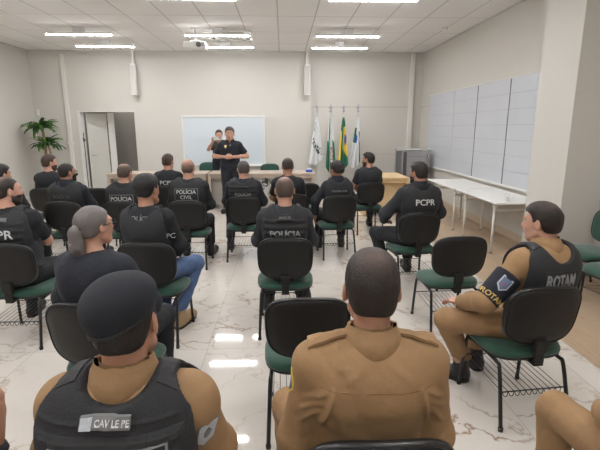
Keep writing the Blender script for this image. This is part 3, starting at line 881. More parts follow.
    link('trousers', GP.mesh(), M[trous], root)
    # boots
    for i in (0, 1):
        T = [Cone(A[i]+V3(0, 0, .08)+(K[i]-A[i])*.06, A[i]+V3(0, -.005, -.04), .052, .050), Cone(A[i]+V3(0, -.028, -.052), toes[i]+V3(0, .0, .004), .047, .042), Ell(toes[i]+V3(0, .005, .004), (.052, .058, .040))]
        GB = Grid.around(T, .02, .009); GB.add(T, .025)
        zb = A[i][2]-.10+.018
        GB.cut(V3(0, 0, zb), (0, 0, -1))
        bo = link('boot', GB.mesh(), M[boots], root)
        TT = [Cone(A[i]+V3(0, -.025, -.07), toes[i]+V3(0, .01, -.01), .050, .052)]
        GB = Grid.around(TT, .02, .009); GB.add(TT, .02); GB.cut(V3(0, 0, zb+.002), (0, 0, 1)); GB.cut(V3(0, 0, zb-.017), (0, 0, -1))
        mm = GB.mesh()
        if mm: link('sole', mm, M['sole'], bo)
    # vest
    GV = None
    if vest:
        GV = Grid.around(torso, .07, h)
        t_ = .034 if vest != 'thin' else .024
        GV.add(torso, .05, t_)
        X, Y, Z = GV.XYZ()
        if vest in ('molle',):
            ph = (Z-(C[2]-.02))/.052; band = np.clip(np.cos(ph*2*PI)*3, -1, 1)*.5+.5
            mask_ = (Z < N[2]-.050-scoop)*(np.abs(X-C[0]) < .17)
            GV.F = GV.F-(.0075*band*mask_).astype(np.float32)
        else:
            GV.F += wrink(GV.XYZ(), .002, 14, 4)
        for i, S in enumerate((SL, SR)):
            sg = (-1, 1)[i]
            GV.sub([Cone(S+V3(sg*.012, 0, .03), S+V3(sg*.10, 0, -.02), .078, .12), Cone(S+V3(sg*.035, 0, -.05), S+V3(sg*.08, 0, -.14), .075, .07)], .012)
        GV.sub([Ell(N+V3(0, -.03, .050), (.092+scoop*.25, .30, .085+scoop))], .012)
        GV.cut(P0+V3(0, 0, .06), (0, 0, -1))
        link('vest', GV.mesh(), M[vestmat], root)
        for sg in (-1, 1):
            pm = patch_mesh(.052, .13, .004, 5, 10)
            conform(pm, GV, N+V3(sg*.118*(.6+.4*b), -.01, .0), (1, 0, 0), (0, 1, 0), (0, 0, -1), .001, .2)
            link('shoulder_strap', pm, M['webbing'], root)
        if vest == 'molle' and h < .007:
            for zz, hh_ in ((-.078, .026), (-.225, .026), (-.27, .026)):
                m_ = patch_mesh(.34, hh_, .004, 24, 2); conform(m_, GV, N+V3(0, -.1, zz), (1, 0, 0), (0, 0, 1), (0, 1, 0), .0015); link('webbing', m_, M['webbing'], root)
                for kx in range(-3, 4):
                    m_ = patch_mesh(.0022, hh_, .0048, 1, 2)
                    for v in m_.vertices: v.co.x += kx*.047
                    conform(m_, GV, N+V3(0, -.1, zz), (1, 0, 0), (0, 0, 1), (0, 1, 0), .0018); link('bar_tack', m_, M['patch_black'], root)
        if vest == 'molle' and h >= .007:
            hb = B(); yb = N[1]-.12*b-.055
            zt = N[2]-.075-scoop
            q = GV.project(np.array([[N[0]-.07, yb-.2, zt], [N[0]+.07, yb-.2, zt], [N[0], yb-.2, zt]]), (0, 1, 0), .5)
            hb.tube(arc([q[0]+V3(0, .004, -.004), q[0]+V3(.015, -.012, .004), q[2]+V3(0, -.018, .008), q[1]+V3(-.015, -.012, .004), q[1]+V3(0, .004, -.004)], 5), .009, 8)
            link('drag_handle', hb.mesh(), M['webbing'], root)
    # lettering and patches
    for t in texts:
        k = t['kind']; Gt = GV if (t.get('on', 'vest') == 'vest' and GV is not None) else GS
        org = V3(*t['at']) if 'abs' in t else N+V3(*t['at'])
        dr = t.get('dir', (0, 1, 0)); dd = V3(*dr); dd /= np.linalg.norm(dd)
        rt = t.get('right', (1, 0, 0)); rt = V3(*rt); rt = rt-dd*(rt@dd); rt /= np.linalg.norm(rt)
        if 'rollup' in t:
            a = R(t['rollup']); u0 = np.cross(rt, dd); rt = rt*math.cos(a)+u0*math.sin(a)
        upv = np.cross(rt, dd)
        if k == 'text':
            m_ = text_mesh(t['s'], t['size'], bold=t.get('bold', 0)); sx = t.get('sx', 1)
            for v in m_.vertices: v.co.x *= sx
            conform(m_, Gt, org, rt, upv, dd, t.get('lift', .006))
            link('lettering', m_, M[t.get('m', 'text_white')], root)
        elif k == 'patch':
            m_ = patch_mesh(t['w'], t['h'], .003)
            conform(m_, Gt, org, rt, upv, dd, t.get('lift', .002))
            link(t.get('n', 'name_panel'), m_, M[t.get('m', 'patch_black')], root)
        elif k == 'shape':
            m_ = shape_patch(t['pts'])
            conform(m_, Gt, org, rt, upv, dd, t.get('lift', .002))
            link(t.get('n', 'arm_badge'), m_, M[t.get('m', 'patch_silver')], root)
        elif k == 'frame':
            w, hgt, tk = t['w'], t['h'], t.get('tk', .004)
            for (cx_, cy_, ww, h2) in ((0, hgt/2, w+tk, tk), (0, -hgt/2, w+tk, tk), (-w/2, 0, tk, hgt), (w/2, 0, tk, hgt)):
                m_ = patch_mesh(ww, h2, .0045, 8 if ww > h2 else 1, 1 if ww > h2 else 4)
                for v in m_.vertices: v.co.x += cx_; v.co.y += cy_
                conform(m_, Gt, org, rt, upv, dd, t.get('lift', .002))
                link('panel_edging', m_, M[t.get('m', 'patch_border')], root)
    if extra: extra(root, dict(N=N, C=C, P=P0, SL=SL, SR=SR, EW=EW, GS=GS, GV=GV, Hc=Hc, Rh=Rh, toP=toP))
    return root

# ------------------------------------------------------------------ camera
HC = 1.68; F_PX = 445.
pit = math.atan(97/F_PX); yaw = math.atan(17/F_PX*math.cos(pit))
cam = bpy.data.cameras.new('camera'); cam.sensor_fit = 'HORIZONTAL'; cam.sensor_width = 36; cam.lens = 36*F_PX/600; cam.clip_start = .02
co = bpy.data.objects.new('camera', cam); COL.objects.link(co)
co.location = (0, 0, HC); co.rotation_euler = (PI/2-pit, 0, -yaw)
SC.camera = co

# ------------------------------------------------------------------ the room
XL, XR, YF, YB, HT = -6.10, 3.52, 11.6, -3.0, 3.5
WX = 2.24
b = B(); b.mi = 0; b.box(XL-.1, WX, YB-.1, YF+.05, -.1, 0); b.mi = 1; b.box(WX, XR+.1, YB-.1, YF+.05, -.1, 0); b.mi = 0; b.box(-5.4, -3.4, YF+.05, 13.6, -.1, 0)
struct('floor', b.mesh(flat=True), [M['marble'], M['planks']])
b = B(); b.box(XL-.1, XR+.1, YB-.1, YF+.3, HT, HT+.1); struct('ceiling', b.mesh(flat=True), M['ceiling'])
b = B(); b.box(XL-.15, XL, YB-.1, YF+.2, 0, HT); struct('wall_left', b.mesh(flat=True), M['wall'])
b = B(); b.box(XR, XR+.15, YB-.1, YF+.2, 0, HT); struct('wall_right', b.mesh(flat=True), M['wall'])
b = B(); b.box(3.09, XR, 4.78, 5.50, 0, HT); struct('wall_pillar', b.mesh(flat=True), M['wall'])
b = B(); b.box(XL-.1, XR+.1, YB-.15, YB, 0, HT); struct('wall_back', b.mesh(flat=True), M['wall'])
DX0, DX1, DZ = -5.06, -3.68, 2.09
yf = 11.5
b = B(); b.box(XL, DX0, yf, YF+.1, 0, HT); b.box(DX1, .71, yf, YF+.1, 0, HT); b.box(DX0, DX1, yf, YF+.1, DZ, HT)
b.box(.71, XR, YF, YF+.1, 0, HT)
struct('wall_front', b.mesh(flat=True), M['wall'])
# alcove behind the doorway
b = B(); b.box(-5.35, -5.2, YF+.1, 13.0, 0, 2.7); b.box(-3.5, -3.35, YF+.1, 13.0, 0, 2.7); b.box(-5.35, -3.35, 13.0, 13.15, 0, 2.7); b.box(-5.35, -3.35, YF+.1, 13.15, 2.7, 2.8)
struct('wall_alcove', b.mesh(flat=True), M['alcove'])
# door frame, doors
b = B(); b.box(DX0, DX0+.05, yf-.015, YF+.12, 0, DZ); b.box(DX0+.05, DX1, yf-.004, YF+.12, DZ-.02, DZ)
o = struct('trim_1', b.mesh(), M['trim'])
o['label'] = 'white painted frame lining the doorway in the front wall'
# white door leaf swung inward, second door beyond
d = link('door_1', None); d['kind'] = 'structure'; d.location = (DX0+.09, YF+.14, 0); d.rotation_euler = (0, 0, R(28))
b = B(); b.box(0, .48, 0, .035, .01, 2.04, .003); link('door_leaf', b.mesh(), M['door'], d)
b = B()
for z in (.25, 1.0, 1.75): b.cyl((.495, -.006, z), .009, .10, 10)
link('hinge', b.mesh(), M['dark_grey'], d)
b = B(); b.box(.505, .66, -.01, .05, 0, 2.06, .003); link('door_jamb', b.mesh(), M['trim'], d)
b = B(); b.tube([(.08, -.005, 1.0), (.08, -.05, 1.0), (.18, -.05, 1.0)], .009, 8); link('door_handle', b.mesh(), M['steel'], d)
# wall joints
b = B(); b.box(.71, 3.2, YF-.004, YF+.01, 2.195, 2.205); b.box(.71, 3.2, YF-.003, YF+.01, 1.015, 1.023); b.box(1.99, 1.995, YF-.003, YF+.01, 0, 1.015)
struct('trim_2', b.mesh(), M['wall_seam'])
b = B(); b.box(XR-.003, XR+.01, 5.45, YF, 2.195, 2.203); struct('trim_3', b.mesh(), M['wall_seam'])
# skirting
b = B(); b.box(XR-.018, XR, 5.52, YF, 0, .115, .004); b.box(XR-.018, XR, YB, 4.76, 0, .115, .004); struct('baseboard_right', b.mesh(), M['wood_trim'])
b = B(); b.box(3.072, 3.09, 4.762, 5.518, 0, .115, .004); b.box(3.09, XR-.02, 4.762, 4.78, 0, .115, .004); b.box(3.09, XR-.02, 5.50, 5.518, 0, .115, .004); struct('baseboard_pillar', b.mesh(), M['wood_trim'])
b = B(); b.box(XL, DX0, yf-.018, yf, 0, .10, .004); b.box(DX1, .71, yf-.018, yf, 0, .10, .004); b.box(.71, XR-.02, YF-.018, YF, 0, .10, .004); struct('baseboard_front', b.mesh(), M['trim'])
b = B(); b.box(XL, XL+.018, YB, yf-.02, 0, .10, .004); struct('baseboard_left', b.mesh(), M['trim'])
# ceiling edge angle
b = B(); b.box(XL, XR, yf-.03, yf, HT-.02, HT); b.box(XR-.03, XR, YB, yf-.03, HT-.02, HT); b.box(XL, XL+.03, YB, yf-.03, HT-.02, HT)
struct('trim_4', b.mesh(), M['ceiling_grid'])
# vertical ducts
b = B(); b.box(-5.33, -5.24, yf-.055, yf, 0, 3.42, .006); b.box(-5.35, -5.22, yf-.065, yf, 1.28, 1.34, .004)
tag(link('wall_conduit', b.mesh(), M['white_metal']), 'white vertical cable duct on the front wall left of the doorway', 'cable duct')
b = B(); b.box(3.18, 3.29, YF-.09, YF, 0, HT, .01)
tag(link('wall_conduit', b.mesh(), M['white_metal']), 'white vertical duct on the front wall beside the right corner', 'cable duct')
b = B(); b.box(-6.03, -5.97, yf-.03, yf, 1.98, 2.12, .008)
tag(link('wall_box', b.mesh(), M['white']), 'small white box on the front wall above the potted plant', 'wall box')

# ------------------------------------------------------------------ ceiling lights
def lamp_proto():
    t = thing('ceiling_light', 'x', 'ceiling light', group='slim linear ceiling lights')
    b = B(); b.box(-.605, .605, -.045, .045, .012, .05, .005); link('housing', b.mesh(), M['white_metal'], t)
    b = B(); b.box(-.595, .595, -.030, .030, .002, .014, .004, seg=2); link('diffuser', b.mesh(), M['lamp'], t)
    b = B(); b.box(-.10, .10, -.03, .03, .05, .14, .004); link('bracket', b.mesh(), M['alu'], t)
    index_children(t); return t
LZ = 3.36
lp = lamp_proto(); first = True
cols = [(-3.76, 'left-hand'), (-1.22, 'middle'), (1.24, 'right-hand')]
rows = [(10.2, 'nearest the front wall'), (8.95, 'second from the front wall'), (6.50, 'third from the front wall'), (5.0, 'fourth from the front wall'), (2.4, 'fifth from the front wall'), (1.1, 'sixth from the front wall'), (-1.4, 'last, behind the viewer')]
for cx, cn in cols:
    for ry, rn in rows:
        lab = 'glowing slim tube light in the %s ceiling column, %s' % (cn, rn)
        if first: lp.location = (cx, ry, LZ); lp['label'] = lab; first = False
        else: dup(lp, (cx, ry, LZ), 0, lab)

t = thing('ceiling_light', 'unseen fill light added beyond the doorway to brighten the alcove', 'ceiling light', (-4.2, 12.4, 2.66))  # unseen lamp, added only to lift the dark alcove
b = B(); b.lathe([(.10, .02), (.11, .03), (.11, .04)], 20); link('housing', b.mesh(), M['white_metal'], t)
b = B(); b.lathe([(.02, -.01), (.08, 0), (.095, .02)], 20); link('diffuser', b.mesh(), M['alcove_fill'], t)
# projector
t = thing('projector', 'white projector hanging from the ceiling on a thin pole, near the middle lights', 'projector', (-1.62, 8.9, 3.12))
b = B(); b.box(-.20, .20, -.14, .14, 0, .12, .02, seg=3); link('body', b.mesh(), M['white'], t)
b = B(); b.lathe([(.038, 0), (.045, .005), (.045, .03), (.03, .04)], 20); me = b.mesh(); link('lens', me, M['dark_grey'], t, (.08, -.135, .06), (R(90), 0, 0))
b = B(); b.cyl((0, 0, .15), .018, .23, 12); b.box(-.07, .07, -.07, .07, .36, .38, .004); b.box(-.09, .09, -.06, .06, .12, .15, .004); link('ceiling_mount', b.mesh(), M['alu'], t)
b = B()
for k in range(5): b.box(.10+.015*k, .106+.015*k, -.144, -.138, .03, .09)
link('vent', b.mesh(), M['dark_grey'], t)
# air conditioner
t = thing('air_conditioner', 'white square ceiling air conditioner cassette behind the projector', 'air conditioner', (-1.05, 9.55, 3.47))
b = B(); b.box(-.45, .45, -.45, .45, 0, .05, .012); link('panel', b.mesh(), M['white'], t)
b = B(); b.box(-.24, .24, -.24, .24, -.008, .004, .003); link('grille', b.mesh(), M['ceiling_grid'], t)
for i, (x0, x1, y0, y1) in enumerate(((-.30, .30, -.38, -.32), (-.30, .30, .32, .38), (-.38, -.32, -.30, .30), (.32, .38, -.30, .30))):
    b = B(); b.box(x0, x1, y0, y1, -.004, .004, .002); link('air_slot', b.mesh(), M['dark_grey'], t)
b = B(); b.lathe([(.055, .0), (.055, .02), (.045, .045), (0.01, .05)], 20)
t = tag(link('smoke_detector', b.mesh(), M['white'], None, (3.0, 8.7, 3.45)), 'small round white detector on the ceiling near the right wall', 'smoke detector')
# column speakers
for x, lab in ((-3.58, 'slim white column speaker above the doorway'), (.60, 'slim white column speaker above the flags')):
    t = thing('column_speaker', lab, 'speaker', (x, yf-.16, 2.46), R(6 if x < 0 else 0), 'column speakers on the front wall')
    b = B(); b.box(-.07, .07, -.05, .06, 0, .72, .012, seg=3); link('cabinet', b.mesh(), M['white_metal'], t)
    b = B(); b.box(-.055, .055, -.056, -.048, .03, .69, .004); link('grille', b.mesh(), M['ceiling_grid'], t)
    b = B(); b.box(-.03, .03, .055, .14, .40, 1.04, .006); link('wall_bracket', b.mesh(), M['white_metal'], t)

# front whiteboard
t = thing('whiteboard', 'wide white-framed marker board on the front wall behind the standing pair', 'whiteboard', (-1.49, yf, .76))
b = B(); b.box(-1.00, 1.00, -.02, 0, .02, 1.19); link('surface', b.mesh(), M['board'], t)
b = B(); b.box(-1.04, 1.04, -.035, 0, 1.18, 1.22, .004); b.box(-1.04, 1.04, -.035, 0, -.01, .03, .004); b.box(-1.04, -1.0, -.035, 0, .03, 1.18, .004); b.box(1.0, 1.04, -.035, 0, .03, 1.18, .004); link('frame', b.mesh(), M['trim'], t)
b = B(); b.box(.62, 1.02, -.10, -.03, -.03, 0, .006); link('pen_tray', b.mesh(), M['white'], t)

# panelled board on the right wall
t = thing('panelled_board', 'large white panelled board in rows along the right wall above the long tables', 'wall board', (XR, 5.52, .77))
py = [.0, 1.45, 2.62, 3.72, 5.28]
for i in range(4):
    b = B()
    for j in range(7):
        z0 = .03+j*.2325
        b.box(-.035, -.004, py[i]+.008, py[i+1]-.008, z0+.002, z0+.2325-.002, .0015)
    link('panel', b.mesh(flat=True), M['panel_white'], t)
b = B(); b.box(-.028, 0, 0, 5.28, .03, 1.65); link('backing', b.mesh(), M['seam_soft'], t)
for yy, a in ((1.45, .014), (2.62, .012)):
    b = B(); b.tube([(-.034, yy+.006*math.sin(k*1.7), .04+k*.2) for k in range(9)], a*.6, 6); link('dark_gap', b.mesh(), M['seam'], t)
b = B(); b.box(-.06, 0, -.0, 5.32, 0, .035, .006); b.box(-.045, 0, -.02, 5.32, 1.655, 1.668, .004); link('ledge', b.mesh(), M['trim'], t)

# ------------------------------------------------------------------ folding tables along the right wall
def fold_table(x0, x1, y0, y1, label):
    t = thing('folding_table', label, 'table', ((x0+x1)/2, (y0+y1)/2, 0), 0, 'white folding tables along the right wall')
    hx, hy = (x1-x0)/2, (y1-y0)/2
    b = B(); b.box(-hx, hx, -hy, hy, .715, .742, .010, seg=3); link('tabletop', b.mesh(), M['white'], t)
    for sy in (-1, 1):
        fr = B(); ly = sy*(hy-.20 if not (sy < 0 and y0 < 5.6) else hy-.24)
        fr.box(-hx+.10, hx-.10, ly-.016, ly+.016, .585, .62, .004); link('leg_rail', fr.mesh(), M['white_metal'], t)
        for sx in (-1, 1):
            lx = sx*(hx-.11)
            b = B(); b.tube([(lx, ly, .715), (lx, ly, .03)], .019, 10)
            b.tube([(lx, ly, .56), (lx, ly-sy*.09, .71)], .011, 8); b.tube([(lx, ly, .56), (lx+.0, ly+sy*.08, .71)], .011, 8)
            lg = link('leg', b.mesh(), M['white_metal'], t)
            b = B(); b.lathe([(.012, 0), (.022, .006), (.024, .018), (.018, .032), (.01, .038)], 14); link('foot_cap', b.mesh(), M['steel'], lg, (lx, ly, 0))
    return t
fold_table(2.72, 3.42, 5.54, 6.94, 'white folding table by the right wall, the nearer one with a clear cup')
fold_table(2.72, 3.42, 6.98, 8.30, 'white folding table by the right wall, the farther one with a bare top')
t = thing('drinking_cup', 'small clear cup on the nearer white folding table', 'cup', (2.94, 5.68, .742))
b = B(); b.lathe([(.026, 0), (.036, .09), (.034, .09), (.024, .006)], 20); link('cup_wall', b.mesh(), M['glass'], t)

# ------------------------------------------------------------------ front desks
def desk(x0, x1, y0, y1, label, m='desk_wood', prints=False, h=.76):
    t = thing('desk', label, 'desk', ((x0+x1)/2, (y0+y1)/2, 0), 0, 'pale wooden desks at the front' if m == 'desk_wood' else None)
    hx, hy = (x1-x0)/2, (y1-y0)/2
    b = B(); b.box(-hx, hx, -hy, hy, h-.035, h, .003); link('desktop', b.mesh(), M[m], t)
    for s in (-1, 1):
        b = B(); xx = s*(hx-.03); b.box(xx-.03, xx+.03, -hy+.02, hy-.02, 0, h-.035, .003); link('side_panel', b.mesh(), M[m], t)
    b = B(); b.box(-hx+.06, hx-.06, -hy+.16, -hy+.178, .10, h-.035, .002); link('modesty_panel', b.mesh(), M['desk_panel'] if m == 'desk_wood' else M[m], t)
    b = B(); b.box(-hx+.06, hx-.06, -hy+.03, -hy+.05, h-.10, h-.035, .002); link('apron', b.mesh(), M[m], t)
    return t
desk(-3.62, -1.60, 9.25, 9.95, 'pale wooden desk at the front on the doorway side')
desk(-1.56, .66, 9.25, 9.95, 'pale wooden desk at the front below the whiteboard, behind the standing man')
for i, (x, lab) in enumerate(((-.44, 'black and white print fixed under the front desk, left one of two'), (-.17, 'black and white print fixed under the front desk, right one of two'))):
    b = B(); b.box(x-.12, x+.12, 9.396, 9.409, .26, .66, .002)
    tag(link('printed_sheet', b.mesh(), M['print_bw']), lab, 'print', 'prints under the desk')
t = desk(1.55, 2.42, 8.42, 9.45, 'warm yellow wooden desk at the front right beside the grey cabinet', 'desk_wood_warm', h=.75)
t = thing('computer_tower', 'black computer case on the floor under the warm wooden desk', 'computer', (2.02, 9.0, 0))
b = B(); b.box(-.14, .14, -.22, .22, .02, .60, .008); link('case', b.mesh(), M['plastic'], t)
b = B(); b.box(-.12, .12, -.228, -.218, .04, .58, .004); link('front_cover', b.mesh(), M['dark_grey'], t)
b = B(); b.box(-.13, .13, -.2, .2, 0, .02); link('feet', b.mesh(), M['plastic_rim'], t)
t = thing('side_cabinet', 'small white cabinet standing right of the warm wooden desk', 'cabinet', (2.62, 8.85, 0))
b = B(); b.box(-.17, .17, -.25, .25, .03, .66, .006); link('carcass', b.mesh(), M['white'], t)
b = B(); b.box(-.155, .155, -.262, -.25, .06, .64, .003); dd = link('door', b.mesh(), M['trim'], t)
b = B(); b.box(.10, .12, -.275, -.262, .34, .44, .002); link('handle', b.mesh(), M['steel'], dd)
# grey cabinet / rack in the corner
t = thing('equipment_rack', 'tall grey metal rack with a clear top in the right front corner', 'cabinet', (3.02, 10.5, 0))
b = B(); b.box(-.18, .28, -.28, .28, .04, 1.16, .006); link('carcass', b.mesh(), M['grey_metal'], t)
b = B(); b.box(-.28, -.185, -.28, .28, .04, 1.14, .004); link('dark_side', b.mesh(), M['dark_grey'], t)
b = B(); b.box(-.30, .34, -.32, .32, 1.19, 1.202, .002); link('glass_top', b.mesh(), M['glass'], t)
for x in (-.285, .325):
    for y in (-.3, .3):
        b = B(); b.box(x-.014, x+.014, y-.014, y+.014, 0, 1.19, .002); link('post', b.mesh(), M['steel'], t)
b = B()
for k in range(9): b.box(-.17, .27, -.284, -.278, .15+.11*k, .155+.11*k)
link('door_slots', b.mesh(), M['dark_grey'], t)
# things on the desk
b = B(); b.box(-.10, .10, -.07, .07, 0, .006, .001)
tag(link('paper_sheet', b.mesh(), M['paper'], None, (-1.98, 9.5, .76), (0, 0, .3)), 'yellowish sheet of paper lying on the left front desk', 'paper')
t = thing('tissue_box', 'small blue and white box at the right end of the front desk', 'box', (.55, 9.55, .76))
b = B(); b.box(-.07, .07, -.05, .05, 0, .05, .006); link('carton', b.mesh(), M['blue_plastic'], t)
b = B(); b.box(-.05, .05, -.03, .03, .05, .075, .008); link('tissue', b.mesh(), M['white'], t)
# thin stand by the doorway
t = thing('microphone_stand', 'thin black microphone stand in front of the doorway', 'microphone stand', (-4.75, 11.0, 0))
b = B(); b.cyl((0, 0, .02), .009, 1.55, 10); link('pole', b.mesh(), M['black_metal'], t)
b = B(); b.lathe([(.13, 0), (.13, .012), (.02, .025)], 24); link('base', b.mesh(), M['black_metal'], t)
b = B(); b.tube([(0, 0, 1.40), (.04, -.01, 1.40)], .010, 8); b.box(-.015, .015, -.015, .015, 1.36, 1.44, .003); link('clip', b.mesh(), M['black_metal'], t)

# ------------------------------------------------------------------ plant
t = thing('potted_dracaena', 'tall potted dracaena with two leafy heads in the left front corner', 'potted plant', (-5.55, 10.8, 0))
b = B(); b.lathe([(.14, 0), (.17, .03), (.21, .38), (.225, .40), (.225, .43), (.20, .43), (.19, .38)], 28); link('pot', b.mesh(), M['pot'], t)
b = B(); b.lathe([(.19, .36), (.10, .385), (.01, .39)], 20); link('soil', b.mesh(), M['soil'], t)
def leaves(c, n, ln, seed, mi):
    rnd = random.Random(seed); V = []; Fc = []; MI = []
    for i in range(n):
        az = i*2.399+rnd.uniform(-.2, .2); el = rnd.uniform(.3, 1.4)*(.75 if i % 3 else 1.05); L = ln*rnd.uniform(.7, 1.1); w = .043*rnd.uniform(.8, 1.2)
        d = Vector((math.cos(az), math.sin(az), 0)); s = Vector((-math.sin(az), math.cos(az), 0)); p = Vector(c)+d*.015; m = 7; a = el
        base = len(V)
        for k in range(m+1):
            ww = w*math.sin(PI*min(1, (k+.6)/(m+.6)))**.7*(1 if k < m else .1)
            nn = Vector((-d.x*math.sin(a), -d.y*math.sin(a), math.cos(a)))
            V += [p-s*ww+nn*ww*.35, p-nn*.0, p+s*ww+nn*ww*.35, p-nn*.004]
            p = p+(d*math.cos(a)+Vector((0, 0, math.sin(a))))*L/m; a -= rnd.uniform(.12, .34)
        for k in range(m):
            q = base+4*k
            for (u, v) in ((0, 1), (1, 2), (2, 3), (3, 0)):
                Fc.append((q+u, q+v, q+4+v, q+4+u)); MI.append(1 if i % 4 == 0 else 0)
    me = poly_mesh(V, Fc, True, None, MI); me.materials.append(M['leaf']); me.materials.append(M['leaf_light']); return me
b = B(); b.tube(arc([(-.03, 0, .36), (-.05, .02, .8), (-.02, .0, 1.3), (-.03, -.02, 1.68)], 5), [.03]*15+[.024], 10); link('cane', b.mesh(), M['bark'], t)
b = B(); b.tube(arc([(.06, 0, .36), (.08, .02, .7), (.10, .0, 1.0), (.08, -.06, 1.28)], 5), .024, 10); link('cane', b.mesh(), M['bark'], t)
link('foliage', leaves((-.05, -.02, 1.66), 48, .47, 3, 0), None, t)
link('foliage', leaves((.06, -.06, 1.27), 44, .43, 5, 0), None, t)

# ------------------------------------------------------------------ flags
def flag(x, y, design, label, wtop, wbot, ln, skew):
    t = thing('flag', label, 'flag', (x, y, 0), 0, 'flags on poles at the front wall')
    b = B(); b.tube([(0, 0, .04), (0, 0, 2.08)], .014, 10); link('pole', b.mesh(), M['alu'], t)
    b = B(); b.lathe([(.010, 0), (.040, .02), (.016, .045), (.014, .07), (.046, .10), (.018, .14), (.003, .20)], 14); link('finial', b.mesh(), M['steel'], t, (0, 0, 2.06))
    nu, nv = 40, 44; V = []; Fc = []; MI = []
    rnd = random.Random(int(x*100)); ph = rnd.uniform(0, 6)
    for side in (0, 1):
        for j in range(nv+1):
            tt = j/nv; z = 1.93-tt*ln
            w = wtop*.45+(wbot-wtop*.45)*tt**.8
            for i in range(nu+1):
                u = i/nu
                xx = (u-.5)*w+skew*tt
                zz = z-(.10*math.sin(u*PI)*tt)-(.12*u*tt if skew > 0 else .12*(1-u)*tt)
                yy = -.03+math.sin(u*PI*5+ph+tt*1.5)*.032*(.3+tt)+math.sin(u*9+tt*4+ph)*.010+(.0 if side == 0 else .004)
                V.append((xx, yy, zz))
    n1 = (nu+1)*(nv+1)
    for j in range(nv):
        for i in range(nu):
            a = j*(nu+1)+i
            Fc.append((a, a+1, a+nu+2, a+nu+1)); MI.append(design((i+.5)/nu, (j+.5)/nv))
            Fc.append((n1+a, n1+a+nu+1, n1+a+nu+2, n1+a+1)); MI.append(design((i+.5)/nu, (j+.5)/nv))
    for j in range(nv):
        for i in (0, nu):
            a = j*(nu+1)+i; Fc.append((a, a+nu+1, n1+a+nu+1, n1+a)); MI.append(design(.01 if i == 0 else .99, (j+.5)/nv))
    for i in range(nu):
        a = nv*(nu+1)+i; Fc.append((a, a+1, n1+a+1, n1+a)); MI.append(design((i+.5)/nu, .99))
    me = poly_mesh(V, Fc, True, None, MI)
    for k in ('flag_white', 'flag_green', 'flag_yellow', 'flag_blue', 'flag_dark', 'flag_red'): me.materials.append(M[k])
    link('cloth', me, None, t)
    b = B(); b.tube([(0, -.006, 1.96), (0, -.006, 1.86)], .024, 10); link('cloth_ring', b.mesh(), M['alu'], t)
    b = B(); b.lathe([(.15, 0), (.15, .015), (.05, .04), (.03, .10), (.018, .12)], 24); link('stand', b.mesh(), M['steel'], t)
    return t
rn = random.Random(4); NZ = [[rn.random() for _ in range(60)] for _ in range(60)]
def d1(u, v):
    dv = v-(.36+.38*u)
    if .0 < dv < .16 and .1 < u < .95 and NZ[int(u*26)][int(v*30)] > .42: return 4
    if .08 < v < .3 and .1 < u < .2: return 1
    return 0
def d2(u, v):
    if u < .42: return 0 if (v < .45 and u < .16) else 1
    if u < .75:
        if .52 < v < .80: return 5 if NZ[int(u*30)][int(v*40)] > .6 else 0
        return 0 if v < .8 else 1
    return 0 if v < .42-(.9-u)*.3 else 1
def d3(u, v):
    if (u-.82)**2/.03+(v-.44)**2/.010 < 1: return 3
    if u > .52 and .18 < v < .78-(.9-u)*.5: return 2
    if u < .22 and v > .25: return 2
    return 1
def d4(u, v):
    if (u-.45)**2/.04+(v-.42)**2/.006 < 1: return 3
    if u < .40 and .2 < v < .50: return 1
    if u > .80 and .30 < v < .55: return 4 if NZ[int(u*20)][int(v*24)] > .5 else 0
    if u > .84 and v > .5: return 1
    return 0
flag(.82, 11.0, d1, 'white flag with dark lettering, leftmost of the four flags', .09, .34, .98, -.03)
flag(1.15, 11.05, d2, 'green and white flag between the lettered one and the yellow-green one', .11, .27, 1.20, .03)
flag(1.46, 11.0, d3, 'green flag with yellow rhombus and blue disc', .09, .26, 1.12, .0)
flag(1.82, 11.05, d4, 'white flag with green stripe and blue emblem, rightmost of the four', .08, .28, 1.05, -.06)

# ------------------------------------------------------------------ chairs
def superell(w, h, n, p, taper=0.):
    out = []
    for k in range(n):
        a = 2*PI*k/n; c, s = math.cos(a), math.sin(a)
        x = w/2*math.copysign(abs(c)**(2/p), c); y = h/2*math.copysign(abs(s)**(2/p), s)
        out.append((x*(1+taper*y/(h/2)), y))
    return out
def pad(out, layers, fn):
    """stack of scaled outlines -> closed rounded pad. layers: (scale, offset)"""
    V = []; F = []; n = len(out)
    for sc, off in layers:
        V += [fn(x*sc, y*sc, off) for x, y in out]
    m = len(layers)
    for j in range(m-1):
        for k in range(n): F.append((j*n+k, j*n+(k+1) % n, (j+1)*n+(k+1) % n, (j+1)*n+k))
    c0 = len(V); V.append(fn(0, 0, layers[0][1])); c1 = len(V); V.append(fn(0, 0, layers[-1][1]))
    for k in range(n): F.append((c0, (k+1) % n, k)); F.append((c1, (m-1)*n+k, (m-1)*n+(k+1) % n))
    return V, F
def shell(out, layers, fn):
    V, F = pad(out, layers, fn); me = poly_mesh(V, F)
    bm = bmesh.new(); bm.from_mesh(me); bmesh.ops.recalc_face_normals(bm, faces=bm.faces[:]); bm.to_mesh(me); bm.free(); return me
